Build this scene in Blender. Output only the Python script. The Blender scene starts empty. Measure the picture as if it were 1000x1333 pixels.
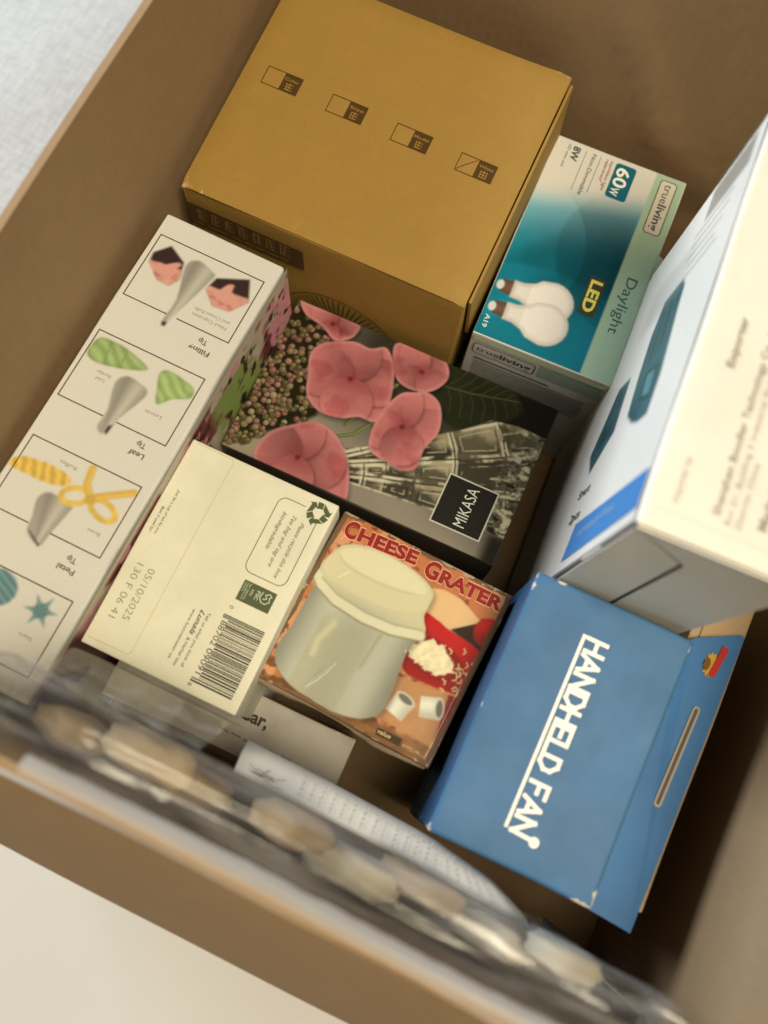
import bpy, bmesh, math, random
import numpy as np
from mathutils import Matrix, Vector

random.seed(7)
rng = np.random.default_rng(7)
scene = bpy.context.scene
COL = scene.collection
R = math.radians

# ------------------------------------------------------------------ camera
H = 0.66                                   # camera height above the carton floor
cam = bpy.data.cameras.new('camera')
cam.sensor_fit = 'VERTICAL'
cam.sensor_height = 36.0
cam.lens = 1110.76 * 36.0 / 1333.0
cam.clip_start = 0.01
cam.clip_end = 50
cam.dof.use_dof = True
cam.dof.focus_distance = 0.545
cam.dof.aperture_fstop = 3.3
camo = bpy.data.objects.new('camera', cam)
COL.objects.link(camo)
ax = Vector((0.904713, 0.424325, 0.037977))
ay = -Vector((0.417679, -0.865914, -0.275204))
az = -Vector((-0.083891, 0.264843, -0.960635))
camo.matrix_world = Matrix(((ax.x, ay.x, az.x, 0), (ax.y, ay.y, az.y, 0), (ax.z, ay.z, az.z, H), (0, 0, 0, 1)))
scene.camera = camo

# ------------------------------------------------------------------ light
world = bpy.data.worlds.new('World')
scene.world = world
world.use_nodes = True
bg = world.node_tree.nodes['Background']
bg.inputs[0].default_value = (1.0, 0.82, 0.58, 1)
bg.inputs[1].default_value = 0.02


def area(name, loc, target, sx, sy, power, color):
    l = bpy.data.lights.new(name, 'AREA')
    l.shape = 'RECTANGLE'
    l.size, l.size_y = sx, sy
    l.energy = power
    l.color = color
    o = bpy.data.objects.new(name, l)
    COL.objects.link(o)
    o.location = loc
    o.rotation_euler = (Vector(target) - Vector(loc)).to_track_quat('-Z', 'Y').to_euler()
    return o


area('window_light', (-1.75, 0.55, 0.80), (0.05, 0.12, 0.28), 1.1, 0.62, 58, (0.80, 0.90, 1.0))
area('ceiling_light', (0.62, -0.22, 2.30), (0, 0.2, 0.2), 1.0, 1.0, 62, (1.0, 0.86, 0.61))

scene.view_settings.view_transform = 'Standard'
scene.view_settings.look = 'None'
scene.view_settings.exposure = 0.0
scene.view_settings.gamma = 1.0
scene.cycles.use_denoising = True
scene.cycles.max_bounces = 6
scene.cycles.diffuse_bounces = 2
scene.cycles.transparent_max_bounces = 12
scene.cycles.use_adaptive_sampling = True
scene.cycles.adaptive_threshold = 0.02


# ------------------------------------------------------------------ colour and materials
def lin(c):
    c = np.asarray(c, float) / 255.0
    return np.where(c <= 0.04045, c / 12.92, ((c + 0.055) / 1.055) ** 2.4)


LAMP = np.array([1.0, 0.83, 0.60])          # tint of the warm room light, to read ink colours out of it


def ink(r, g, b, k=0.92):
    """ink colour (linear) of something that looks (r,g,b) under the warm room light"""
    return tuple(np.clip(lin((r, g, b)) / LAMP * k, 0.004, 0.86))


def nodes(name):
    m = bpy.data.materials.new(name)
    m.use_nodes = True
    nt = m.node_tree
    return m, nt, nt.nodes['Principled BSDF']


def N(nt, kind, **kw):
    n = nt.nodes.new(kind)
    for k, v in kw.items():
        if k in n.inputs:
            n.inputs[k].default_value = v
        else:
            setattr(n, k, v)
    return n


def math_node(nt, op, a, b=None, clamp=False):
    n = nt.nodes.new('ShaderNodeMath')
    n.operation = op
    n.use_clamp = clamp
    for i, x in enumerate((a, b)):
        if x is None:
            continue
        if isinstance(x, (int, float)):
            n.inputs[i].default_value = x
        else:
            nt.links.new(x, n.inputs[i])
    return n.outputs[0]


def mix_col(nt, fac, a, b, mode='MIX'):
    n = nt.nodes.new('ShaderNodeMix')
    n.data_type = 'RGBA'
    n.blend_type = mode
    for i, x in ((0, fac), (6, a), (7, b)):
        if isinstance(x, (int, float)):
            n.inputs[i].default_value = x
        elif isinstance(x, tuple):
            n.inputs[i].default_value = (*x[:3], 1)
        else:
            nt.links.new(x, n.inputs[i])
    return n.outputs[2]


def ramp(nt, src, lo, hi):
    n = nt.nodes.new('ShaderNodeMapRange')
    n.inputs[1].default_value, n.inputs[2].default_value = lo, hi
    n.interpolation_type = 'SMOOTHSTEP'
    nt.links.new(src, n.inputs[0])
    return n.outputs[0]


def noise(nt, co, scale, detail=3.0, rough=0.55):
    n = N(nt, 'ShaderNodeTexNoise')
    n.inputs['Scale'].default_value = scale
    n.inputs['Detail'].default_value = detail
    n.inputs['Roughness'].default_value = rough
    nt.links.new(co, n.inputs['Vector'])
    return n.outputs['Fac']


def bump(nt, bsdf, h, strength, dist):
    b = N(nt, 'ShaderNodeBump')
    b.inputs['Strength'].default_value = strength
    b.inputs['Distance'].default_value = dist
    nt.links.new(h, b.inputs['Height'])
    nt.links.new(b.outputs[0], bsdf.inputs['Normal'])


def wear_mask(nt, co, dims, amount):
    """where the corners and edges of a base-centred box of size dims are rubbed"""
    w, l, h = dims
    s = N(nt, 'ShaderNodeSeparateXYZ')
    nt.links.new(co, s.inputs[0])
    a = math_node(nt, 'SUBTRACT', w / 2, math_node(nt, 'ABSOLUTE', s.outputs[0]))
    b = math_node(nt, 'SUBTRACT', l / 2, math_node(nt, 'ABSOLUTE', s.outputs[1]))
    c = math_node(nt, 'SUBTRACT', h / 2, math_node(nt, 'ABSOLUTE', math_node(nt, 'SUBTRACT', s.outputs[2], h / 2)))
    mn = math_node(nt, 'MINIMUM', a, b)
    mx = math_node(nt, 'MAXIMUM', a, b)
    med = math_node(nt, 'MAXIMUM', mn, math_node(nt, 'MINIMUM', mx, c))
    top = math_node(nt, 'MAXIMUM', mx, c)
    m = math_node(nt, 'ADD', med, math_node(nt, 'MULTIPLY', math_node(nt, 'MINIMUM', top, 0.03), 0.10))
    n = noise(nt, co, 130, 4, 0.65)
    patchy = ramp(nt, noise(nt, co, 28, 2), 0.36, 0.60)
    thr = math_node(nt, 'MULTIPLY', math_node(nt, 'MULTIPLY', ramp(nt, n, 0.30, 0.75), patchy), amount * 1.3)
    return ramp(nt, math_node(nt, 'SUBTRACT', thr, m), -0.0003, 0.0006)


def card(name, color, rough=0.55, dims=None, wear=0.0, wear_color=(0.62, 0.56, 0.46), grime=0.10, coat=0.0, fibre=0.35):
    m, nt, b = nodes(name)
    co = N(nt, 'ShaderNodeTexCoord').outputs['Object']
    n1 = noise(nt, co, 22, 4)
    n2 = noise(nt, co, 900, 2)
    dirt = tuple(x * (1 - 2.2 * grime) for x in color)
    c = mix_col(nt, ramp(nt, n1, 0.35, 0.75), tuple(color), dirt)
    c = mix_col(nt, math_node(nt, 'MULTIPLY', n2, 0.12), c, (0.2, 0.16, 0.1))
    if wear:
        c = mix_col(nt, wear_mask(nt, co, dims, wear), c, wear_color)
    nt.links.new(c, b.inputs['Base Color'])
    r = math_node(nt, 'ADD', rough - 0.08, math_node(nt, 'MULTIPLY', noise(nt, co, 40, 3), 0.18))
    nt.links.new(r, b.inputs['Roughness'])
    b.inputs['Specular IOR Level'].default_value = 0.35
    b.inputs['Coat Weight'].default_value = coat
    b.inputs['Coat Roughness'].default_value = 0.25
    hsum = math_node(nt, 'ADD', math_node(nt, 'MULTIPLY', n2, 0.25), noise(nt, co, 55, 3))
    bump(nt, b, hsum, fibre, 0.0008)
    return m


def kraft(name, color, dims=None, wear=0.0, corrugated=None):
    m, nt, b = nodes(name)
    co = N(nt, 'ShaderNodeTexCoord').outputs['Object']
    big = noise(nt, co, 9, 4)
    mid = noise(nt, co, 70, 4, 0.65)
    fine = noise(nt, co, 1100, 2)
    fleck = noise(nt, co, 420, 3, 0.7)
    dark = tuple(x * 0.72 for x in color)
    light = tuple(min(1, x * 1.22) for x in color)
    c = mix_col(nt, ramp(nt, big, 0.3, 0.7), tuple(color), tuple(x * 0.92 for x in color))
    c = mix_col(nt, math_node(nt, 'MULTIPLY', ramp(nt, mid, 0.4, 0.8), 0.28), c, light)
    c = mix_col(nt, math_node(nt, 'MULTIPLY', ramp(nt, fine, 0.5, 0.75), 0.45), c, dark)
    c = mix_col(nt, math_node(nt, 'MULTIPLY', ramp(nt, fleck, 0.66, 0.76), 0.6), c, tuple(x * 0.45 for x in color))
    smp = N(nt, 'ShaderNodeMapping')
    smp.inputs['Scale'].default_value = (1.0, 1.3, 0.22)
    smp.inputs['Rotation'].default_value = (0.5, 0.35, 0.4)
    nt.links.new(co, smp.inputs['Vector'])
    sc_ = ramp(nt, noise(nt, smp.outputs[0], 75, 5, 0.7), 0.60, 0.74)
    c = mix_col(nt, math_node(nt, 'MULTIPLY', sc_, 0.35), c, light)
    if wear:
        c = mix_col(nt, wear_mask(nt, co, dims, wear), c, (0.55, 0.40, 0.24))
    nt.links.new(c, b.inputs['Base Color'])
    b.inputs['Roughness'].default_value = 0.72
    b.inputs['Specular IOR Level'].default_value = 0.25
    h = math_node(nt, 'ADD', math_node(nt, 'MULTIPLY', fine, 0.2), mid)
    if corrugated:
        wv = N(nt, 'ShaderNodeTexWave')
        wv.bands_direction = corrugated
        wv.inputs['Scale'].default_value = 40
        wv.inputs['Distortion'].default_value = 1.5
        wv.inputs['Detail'].default_value = 2
        nt.links.new(co, wv.inputs['Vector'])
        h = math_node(nt, 'ADD', h, math_node(nt, 'MULTIPLY', wv.outputs['Fac'], 0.22))
    bump(nt, b, h, 0.30, 0.0009)
    return m


_inks = {}


def inkmat(c, rough=0.5):
    key = tuple(round(float(x), 3) for x in c) + (rough,)
    if key in _inks:
        return _inks[key]
    m, nt, b = nodes('printed_ink')
    co = N(nt, 'ShaderNodeTexCoord').outputs['Object']
    n = noise(nt, co, 700, 3)
    cc = mix_col(nt, math_node(nt, 'MULTIPLY', n, 0.40), tuple(c), tuple(min(1, x * 1.25 + 0.004) for x in c))
    nt.links.new(cc, b.inputs['Base Color'])
    b.inputs['Roughness'].default_value = rough
    b.inputs['Specular IOR Level'].default_value = 0.15
    _inks[key] = m
    return m


def printmat(name, rough=0.4, coat=0.0, crinkle=0.0, crinkle_scale=30):
    m, nt, b = nodes(name)
    at = N(nt, 'ShaderNodeAttribute')
    at.attribute_name = 'print'
    co = N(nt, 'ShaderNodeTexCoord').outputs['Object']
    n = noise(nt, co, 800, 2)
    cc = mix_col(nt, math_node(nt, 'MULTIPLY', n, 0.5), at.outputs['Color'], (0.80, 0.79, 0.78), 'MULTIPLY')
    nt.links.new(cc, b.inputs['Base Color'])
    b.inputs['Roughness'].default_value = rough
    b.inputs['Specular IOR Level'].default_value = 0.14
    b.inputs['Coat Weight'].default_value = coat
    b.inputs['Coat Roughness'].default_value = 0.16
    if crinkle:
        n1 = N(nt, 'ShaderNodeTexNoise')
        n1.noise_type = 'RIDGED_MULTIFRACTAL'
        n1.inputs['Scale'].default_value = crinkle_scale
        n1.inputs['Detail'].default_value = 2
        nt.links.new(co, n1.inputs['Vector'])
        bp = N(nt, 'ShaderNodeBump')
        bp.inputs['Strength'].default_value = crinkle
        bp.inputs['Distance'].default_value = 0.002
        nt.links.new(n1.outputs['Fac'], bp.inputs['Height'])
        nt.links.new(bp.outputs[0], b.inputs['Coat Normal'])
        bump(nt, b, noise(nt, co, 45, 3), 0.25, 0.001)
    else:
        bump(nt, b, noise(nt, co, 45, 3), 0.25, 0.0008)
    return m


# ------------------------------------------------------------------ mesh helpers
def link(name, mesh, mat=None, parent=None):
    o = bpy.data.objects.new(name, mesh)
    COL.objects.link(o)
    if mat is not None and not mesh.materials:
        mesh.materials.append(mat)
    if parent is not None:
        o.parent = parent
    return o


def mesh_obj(name, verts, faces, mat, parent=None, smooth=False):
    me = bpy.data.meshes.new(name)
    me.from_pydata([tuple(v) for v in verts], [], faces)
    if smooth:
        me.polygons.foreach_set('use_smooth', [True] * len(me.polygons))
    me.update()
    return link(name, me, mat, parent)


def tag(o, label, cat, group=None):
    o['label'] = label
    o['category'] = cat
    if group:
        o['group'] = group
    return o


class Box:
    """one packed box: Empty at its base, local z up, size in metres; faces take print in millimetres
    measured from the centre of the top edge line (side faces) or the centre of the top face"""

    def __init__(self, name, label, cat, cx, cy, depth, rz, tx, ty, w, l, h, group=None, plumb=False):
        self.sh = math.tan(R(tx)) if plumb else 0.0      # plumb: tilted lid, upright sides
        self.w, self.l, self.h = w, l, h
        top = Vector((cx, cy, H - depth))
        t = Vector((R(tx), R(ty), 0))
        M = Matrix.Rotation(R(rz), 3, 'Z')
        if t.length > 1e-9:
            M = M @ Matrix.Rotation(t.length, 3, t.normalized())
        o = bpy.data.objects.new(name, None)
        o.empty_display_size = 0.02
        COL.objects.link(o)
        mw = M.to_4x4()
        mw.translation = top - M @ Vector((0, 0, h))
        o.matrix_world = mw
        tag(o, label, cat, group)
        self.root = o
        self.stack = 0
        self.bow = 0.0

    def warp(self, x, y):
        a, b = x / self.w + 0.5, y / self.l + 0.5
        if not self.bow or a <= 0 or b <= 0 or a >= 1 or b >= 1:
            return 0.0
        k = math.sin(math.pi * a) * math.sin(math.pi * b)
        return self.bow * 0.001 * (k + 0.45 * min(1, 3 * k) * math.sin(7.5 * a + 1.2 * b + 0.6) * math.sin(6.1 * b - 1.7 * a + 0.4))

    def p(self, face, u, v, o=0.0):
        w, l, h = self.w, self.l, self.h
        u, v, o = u / 1000, v / 1000, o / 1000
        if face == 'top':
            return (u, v, h + o + self.warp(u, v))
        if face == 'front':
            return (u, -l / 2 - o + v * self.sh, h + v)
        if face == 'right':
            return (w / 2 + o, u, h + v)
        return (-w / 2 - o, u, h + v)

    def body(self, mats, bevel=0.0012, bulge=0.0, dent=0.0, seed=0, name='body', cuts=18):
        """closed card shell with softened edges; mats: one material or dict by face"""
        bm = bmesh.new()
        bmesh.ops.create_cube(bm, size=1)
        for v in bm.verts:
            v.co = Vector((v.co.x * self.w, v.co.y * self.l, (v.co.z + 0.5) * self.h))
        bmesh.ops.bevel(bm, geom=list(bm.edges), offset=bevel, segments=3, affect='EDGES', profile=0.6)
        big = [e for e in bm.edges if e.calc_length() > 0.02]
        bmesh.ops.subdivide_edges(bm, edges=big, cuts=cuts, use_grid_fill=True)
        r = random.Random(seed)
        ph = [r.uniform(0, 6.28) for _ in range(6)]
        for v in bm.verts:
            x, y, z = v.co
            a, b_, c = x / (self.w / 2), y / (self.l / 2), (z - self.h / 2) / (self.h / 2)
            k = bulge * 0.001
            if abs(a) > 0.9:
                v.co.x += math.copysign(k * max(0, 1 - b_ * b_) * max(0, 1 - c * c), a)
            if abs(b_) > 0.9:
                v.co.y += math.copysign(k * max(0, 1 - a * a) * max(0, 1 - c * c), b_)
            d = dent * 0.001
            if c > 0.97:
                v.co.z += self.warp(x, y)
            v.co.x += d * math.sin(47 * y + ph[2]) * math.sin(53 * z + ph[3])
            v.co.y += d * math.sin(43 * x + ph[4]) * math.sin(51 * z + ph[5]) - (self.h - z) * self.sh
        me = bpy.data.meshes.new(name)
        bm.normal_update()
        if isinstance(mats, dict):
            order = list(mats)
            for k in order:
                me.materials.append(mats[k])
            for f in bm.faces:
                n = f.normal
                if n.z > 0.7:
                    k = 'top'
                elif n.y < -0.7:
                    k = 'front'
                elif n.x > 0.7:
                    k = 'right'
                elif n.x < -0.7:
                    k = 'left'
                else:
                    k = 'rest'
                f.material_index = order.index(k if k in mats else 'rest')
        else:
            me.materials.append(mats)
        bm.to_mesh(me)
        bm.free()
        me.polygons.foreach_set('use_smooth', [True] * len(me.polygons))
        me.set_sharp_from_angle(angle=R(50))
        return link(name, me, None, self.root)

    def off(self):
        self.stack += 1
        return 0.30 + 0.05 * self.stack

    def polys(self, name, face, polys, color, off=None, rough=0.5, parent=None, step=0.0):
        off = self.off() if off is None else off
        vs, fs = [], []
        for j, q in enumerate(polys):
            i = len(vs)
            vs += [self.p(face, u, v, off + step * (j % 12)) for u, v in q]
            fs.append(list(range(i, len(vs))))
        return mesh_obj(name, vs, fs, inkmat(color, rough), parent or self.root)

    def lines(self, name, face, paths, width, color, off=None, closed=False, parent=None):
        qs = []
        for path in paths:
            qs += ribbon(finer(path, closed) if self.bow else path, width, closed)
        return self.polys(name, face, qs, color, off, parent=parent, step=0.012)

    def text(self, name, face, items, color, off=None, rough=0.5, parent=None):
        """items: (string, u, v, angle, cap height mm, width mm or None, bold, shear)"""
        off = self.off() if off is None else off
        for it in items:
            s, u, v, ang, hgt, wid, bold, shear = (list(it) + [None, 0.0, 0.0])[:8] if len(it) < 8 else it
            tv, tf = glyphs(s, bold or 0.0, shear or 0.0)
            x0 = min(q[0] for q in tv)
            x1 = max(q[0] for q in tv)
            sy = hgt / 0.72
            sx = sy if not wid else wid / (x1 - x0)
            ca, sa = math.cos(R(ang)), math.sin(R(ang))
            mir = -1 if face == 'left' else 1
            vs = []
            for x, y in tv:
                X, Y = (x - x0) * sx, y * sy * mir
                vs.append(self.p(face, u + X * ca - Y * sa, v + X * sa + Y * ca, off))
            mesh_obj(name, vs, tf, inkmat(color, rough), parent or self.root)

    def photo(self, name, face, pt, mat, off=0.25, bend=None, parent=None):
        """printed picture: fine sheet with the painted ink stored per point"""
        ny, nx = pt.U.shape
        co = np.empty((ny, nx, 3))
        o = off / 1000
        U, V = pt.U / 1000, pt.V / 1000
        if face == 'top':
            co[..., 0], co[..., 1], co[..., 2] = U, V, self.h + o
            if bend is not None:
                co[..., 2] += bend(pt.U, pt.V) / 1000
        elif face == 'front':
            co[..., 0], co[..., 1], co[..., 2] = U, -self.l / 2 - o, self.h + V
        elif face == 'right':
            co[..., 0], co[..., 1], co[..., 2] = self.w / 2 + o, U, self.h + V
        else:
            co[..., 0], co[..., 1], co[..., 2] = -self.w / 2 - o, U, self.h + V
        idx = np.arange(ny * nx).reshape(ny, nx)
        quads = np.stack([idx[:-1, :-1], idx[:-1, 1:], idx[1:, 1:], idx[1:, :-1]], -1).reshape(-1, 4)
        me = bpy.data.meshes.new(name)
        me.vertices.add(ny * nx)
        me.vertices.foreach_set('co', co.reshape(-1))
        me.loops.add(quads.size)
        me.loops.foreach_set('vertex_index', quads.reshape(-1).astype(np.int32))
        me.polygons.add(len(quads))
        me.polygons.foreach_set('loop_start', np.arange(0, quads.size, 4, dtype=np.int32))
        me.update(calc_edges=True)
        at = me.color_attributes.new('print', 'FLOAT_COLOR', 'POINT')
        rgba = np.ones((ny * nx, 4), np.float32)
        rgba[:, :3] = np.clip(pt.img.reshape(-1, 3), 0.003, 0.86)
        at.data.foreach_set('color', rgba.reshape(-1))
        me.polygons.foreach_set('use_smooth', [True] * len(me.polygons))
        return link(name, me, mat, parent or self.root)


_glyph_cache = {}


def glyphs(s, bold, shear):
    key = (s, bold, shear)
    if key in _glyph_cache:
        return _glyph_cache[key]
    cu = bpy.data.curves.new('glyph', 'FONT')
    cu.body = s
    cu.size = 1.0
    cu.offset = bold
    cu.shear = shear
    cu.resolution_u = 3
    cu.fill_mode = 'FRONT'
    o = bpy.data.objects.new('glyph', cu)
    COL.objects.link(o)
    dg = bpy.context.evaluated_depsgraph_get()
    dg.update()
    me = bpy.data.meshes.new_from_object(o.evaluated_get(dg))
    vs = [(v.co.x, v.co.y) for v in me.vertices]
    fs = [list(p.vertices) for p in me.polygons]
    bpy.data.objects.remove(o)
    bpy.data.curves.remove(cu)
    bpy.data.meshes.remove(me)
    _glyph_cache[key] = (vs, fs)
    return vs, fs


def finer(path, closed=False, step=6.0):
    pts = list(path) + ([path[0]] if closed else [])
    out = []
    for a, b in zip(pts[:-1], pts[1:]):
        n = max(1, int(math.hypot(b[0] - a[0], b[1] - a[1]) / step))
        out += [(a[0] + (b[0] - a[0]) * k / n, a[1] + (b[1] - a[1]) * k / n) for k in range(n)]
    return out if closed else out + [pts[-1]]


def ribbon(path, w, closed=False):
    """quads of a stroke of width w along a path"""
    pts = [np.array(q, float) for q in path]
    if closed:
        pts = pts + [pts[0]]
    out = []
    for a, b in zip(pts[:-1], pts[1:]):
        d = b - a
        n = np.linalg.norm(d)
        if n < 1e-6:
            continue
        d = d / n
        e = d * w * 0.5 if n > w else d * 0
        q = np.array([-d[1], d[0]]) * w / 2
        out.append([tuple(a - e - q), tuple(b + e - q), tuple(b + e + q), tuple(a - e + q)])
    return out


def rrect(u0, v0, u1, v1, r, n=5):
    pts = []
    for cx, cy, a0 in ((u1 - r, v1 - r, 0), (u0 + r, v1 - r, 90), (u0 + r, v0 + r, 180), (u1 - r, v0 + r, 270)):
        for k in range(n + 1):
            a = R(a0 + 90 * k / n)
            pts.append((cx + r * math.cos(a), cy + r * math.sin(a)))
    return pts


def circle(cx, cy, r, n=24, a0=0, a1=360):
    return [(cx + r * math.cos(R(a0 + (a1 - a0) * k / n)), cy + r * math.sin(R(a0 + (a1 - a0) * k / n))) for k in range(n)]


# ------------------------------------------------------------------ painter for printed pictures
def vnoise(U, V, scale, seed):
    r = np.random.default_rng(seed)
    T = r.random((128, 128))
    x, y = U / scale + 40, V / scale + 40
    xi, yi = np.floor(x).astype(int), np.floor(y).astype(int)
    fx, fy = x - xi, y - yi
    fx, fy = fx * fx * (3 - 2 * fx), fy * fy * (3 - 2 * fy)
    g = lambda a, b: T[b % 128, a % 128]
    return (g(xi, yi) * (1 - fx) + g(xi + 1, yi) * fx) * (1 - fy) + (g(xi, yi + 1) * (1 - fx) + g(xi + 1, yi + 1) * fx) * fy


def fbm(U, V, scale, seed, n=4):
    s, a, t = 0, 1.0, 0
    for k in range(n):
        s = s + a * vnoise(U, V, scale / 2 ** k, seed + k)
        t += a
        a *= 0.55
    return s / t


def spline(pts, n=6):
    pts = np.array(pts, float)
    m = len(pts)
    out = []
    for i in range(m):
        p0, p1, p2, p3 = pts[i - 1], pts[i], pts[(i + 1) % m], pts[(i + 2) % m]
        for k in range(n):
            t = k / n
            out.append(0.5 * ((2 * p1) + (-p0 + p2) * t + (2 * p0 - 5 * p1 + 4 * p2 - p3) * t * t + (-p0 + 3 * p1 - 3 * p2 + p3) * t ** 3))
    return np.array(out)


def sst(x, a, b):
    t = np.clip((x - a) / (b - a), 0, 1)
    return t * t * (3 - 2 * t)


class Paint:
    def __init__(self, u0, v0, u1, v1, res, base):
        nx, ny = int(round((u1 - u0) / res)) + 1, int(round((v1 - v0) / res)) + 1
        self.U, self.V = np.meshgrid(np.linspace(u0, u1, nx), np.linspace(v0, v1, ny))
        self.img = np.empty((ny, nx, 3))
        self.img[:] = base
        self.res = res

    def put(self, mask, color):
        color = np.asarray(color, float)
        if color.ndim == 1:
            color = color[None, None, :]
        self.img = self.img * (1 - mask[..., None]) + color * mask[..., None]

    def shade(self, mask, factor):
        """darker or lighter ink of the printed picture"""
        f = np.asarray(factor, float)
        if f.ndim == 2:
            f = f[..., None]
        self.img = self.img * (1 - mask[..., None]) + self.img * f * mask[..., None]

    def soften(self, k=1):
        """slight softness of a halftone photograph"""
        for _ in range(k):
            a = np.pad(self.img, ((1, 1), (1, 1), (0, 0)), mode='edge')
            self.img = (a[1:-1, 1:-1] * 4 + (a[:-2, 1:-1] + a[2:, 1:-1] + a[1:-1, :-2] + a[1:-1, 2:]) * 2 + a[:-2, :-2] + a[2:, 2:] + a[:-2, 2:] + a[2:, :-2]) / 16

    def dist(self, pts):
        """signed distance to polygon, positive inside"""
        pts = np.asarray(pts, float)
        u0, u1, v0, v1 = self.U[0, 0], self.U[0, -1], self.V[0, 0], self.V[-1, 0]
        ny, nx = self.U.shape
        fx, fy = (nx - 1) / (u1 - u0), (ny - 1) / (v1 - v0)
        g = 14
        i0, i1 = max(0, int((pts[:, 0].min() - g - u0) * fx)), min(nx, int((pts[:, 0].max() + g - u0) * fx) + 2)
        j0, j1 = max(0, int((pts[:, 1].min() - g - v0) * fy)), min(ny, int((pts[:, 1].max() + g - v0) * fy) + 2)
        full = np.full(self.U.shape, -1e3)
        if i1 <= i0 or j1 <= j0:
            return full
        X, Y = self.U[j0:j1, i0:i1], self.V[j0:j1, i0:i1]
        d = np.full(X.shape, 1e9)
        ins = np.zeros(X.shape, bool)
        for a, b in zip(pts, np.roll(pts, -1, 0)):
            e = b - a
            L = e @ e
            if L < 1e-12:
                continue
            t = np.clip(((X - a[0]) * e[0] + (Y - a[1]) * e[1]) / L, 0, 1)
            d = np.minimum(d, np.hypot(X - a[0] - t * e[0], Y - a[1] - t * e[1]))
            c = ((a[1] > Y) != (b[1] > Y))
            if abs(e[1]) > 1e-12:
                ins ^= c & (X < e[0] * (Y - a[1]) / e[1] + a[0])
        full[j0:j1, i0:i1] = np.where(ins, d, -d)
        return full

    def poly(self, pts, color=None, soft=0.35, smooth=False):
        d = self.dist(spline(pts) if smooth else pts)
        m = sst(d, -soft, soft)
        if color is not None:
            self.put(m, color)
        return m, d

    def disc(self, cx, cy, rx, ry=None, color=None, soft=0.35, ang=0):
        ry = rx if ry is None else ry
        c, s = math.cos(R(ang)), math.sin(R(ang))
        x = (self.U - cx) * c + (self.V - cy) * s
        y = -(self.U - cx) * s + (self.V - cy) * c
        d = (1 - np.hypot(x / rx, y / ry)) * min(rx, ry)
        m = sst(d, -soft, soft)
        if color is not None:
            self.put(m, color)
        return m

    def stroke(self, pts, w, color, soft=0.3):
        X, Y = self.U, self.V
        d = np.full(X.shape, 1e9)
        for a, b in zip(pts[:-1], pts[1:]):
            a, b = np.array(a, float), np.array(b, float)
            e = b - a
            t = np.clip(((X - a[0]) * e[0] + (Y - a[1]) * e[1]) / max(e @ e, 1e-9), 0, 1)
            d = np.minimum(d, np.hypot(X - a[0] - t * e[0], Y - a[1] - t * e[1]))
        m = sst(w / 2 - d, -soft, soft)
        self.put(m, color)
        return m


# ------------------------------------------------------------------ setting: table top, cloth
def tabletop():
    m, nt, b = nodes('cream_table')
    co = N(nt, 'ShaderNodeTexCoord').outputs['Object']
    c = mix_col(nt, noise(nt, co, 6, 4), (0.52, 0.50, 0.47), (0.47, 0.45, 0.42))
    nt.links.new(c, b.inputs['Base Color'])
    b.inputs['Roughness'].default_value = 0.55
    bump(nt, b, noise(nt, co, 90, 3), 0.1, 0.001)
    o = mesh_obj('tabletop', [(-1.3, -1.2, -0.009), (1.3, -1.2, -0.009), (1.3, 1.6, -0.009), (-1.3, 1.6, -0.009)], [[0, 1, 2, 3]], m)
    o['kind'] = 'structure'


tabletop()


def cloth():
    m, nt, b = nodes('grey_linen')
    tc = N(nt, 'ShaderNodeTexCoord').outputs['Object']
    sp = N(nt, 'ShaderNodeMapping')
    sp.inputs['Scale'].default_value = (1, 6, 1)
    sp.inputs['Rotation'].default_value = (0, 0, R(28))
    nt.links.new(tc, sp.inputs['Vector'])
    s2 = N(nt, 'ShaderNodeMapping')
    s2.inputs['Scale'].default_value = (6, 1, 1)
    s2.inputs['Rotation'].default_value = (0, 0, R(28))
    nt.links.new(tc, s2.inputs['Vector'])
    a = noise(nt, sp.outputs[0], 45, 4, 0.7)
    c2 = noise(nt, s2.outputs[0], 45, 4, 0.7)
    f = math_node(nt, 'MULTIPLY', math_node(nt, 'ADD', a, c2), 0.5)
    c = mix_col(nt, ramp(nt, f, 0.35, 0.65), (0.32, 0.318, 0.315), (0.41, 0.408, 0.405))
    nt.links.new(c, b.inputs['Base Color'])
    b.inputs['Roughness'].default_value = 0.95
    bump(nt, b, f, 0.8, 0.002)
    nx, ny = 60, 80
    vs, fs = [], []
    for j in range(ny + 1):
        for i in range(nx + 1):
            x, y = -1.25 + 0.93 * i / nx, 0.02 + 1.4 * j / ny
            z = 0.0 + 0.004 * math.sin(9 * x + 5 * y) * math.sin(7 * y - 2 * x) + 0.002 * math.sin(31 * x - 17 * y)
            vs.append((x, y, z))
    for j in range(ny):
        for i in range(nx):
            k = j * (nx + 1) + i
            fs.append([k, k + 1, k + nx + 2, k + nx + 1])
    o = mesh_obj('cloth', vs, fs, m, smooth=True)
    tag(o, 'light grey woven linen cloth spread on the table beside the carton', 'cloth')


cloth()

# ------------------------------------------------------------------ the carton
KR = (0.305, 0.200, 0.106)
RIM = 0.29
XL, XR, YF, YB, TH = -0.2635, 0.207, -0.0605, 0.478, 0.0045


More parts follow.
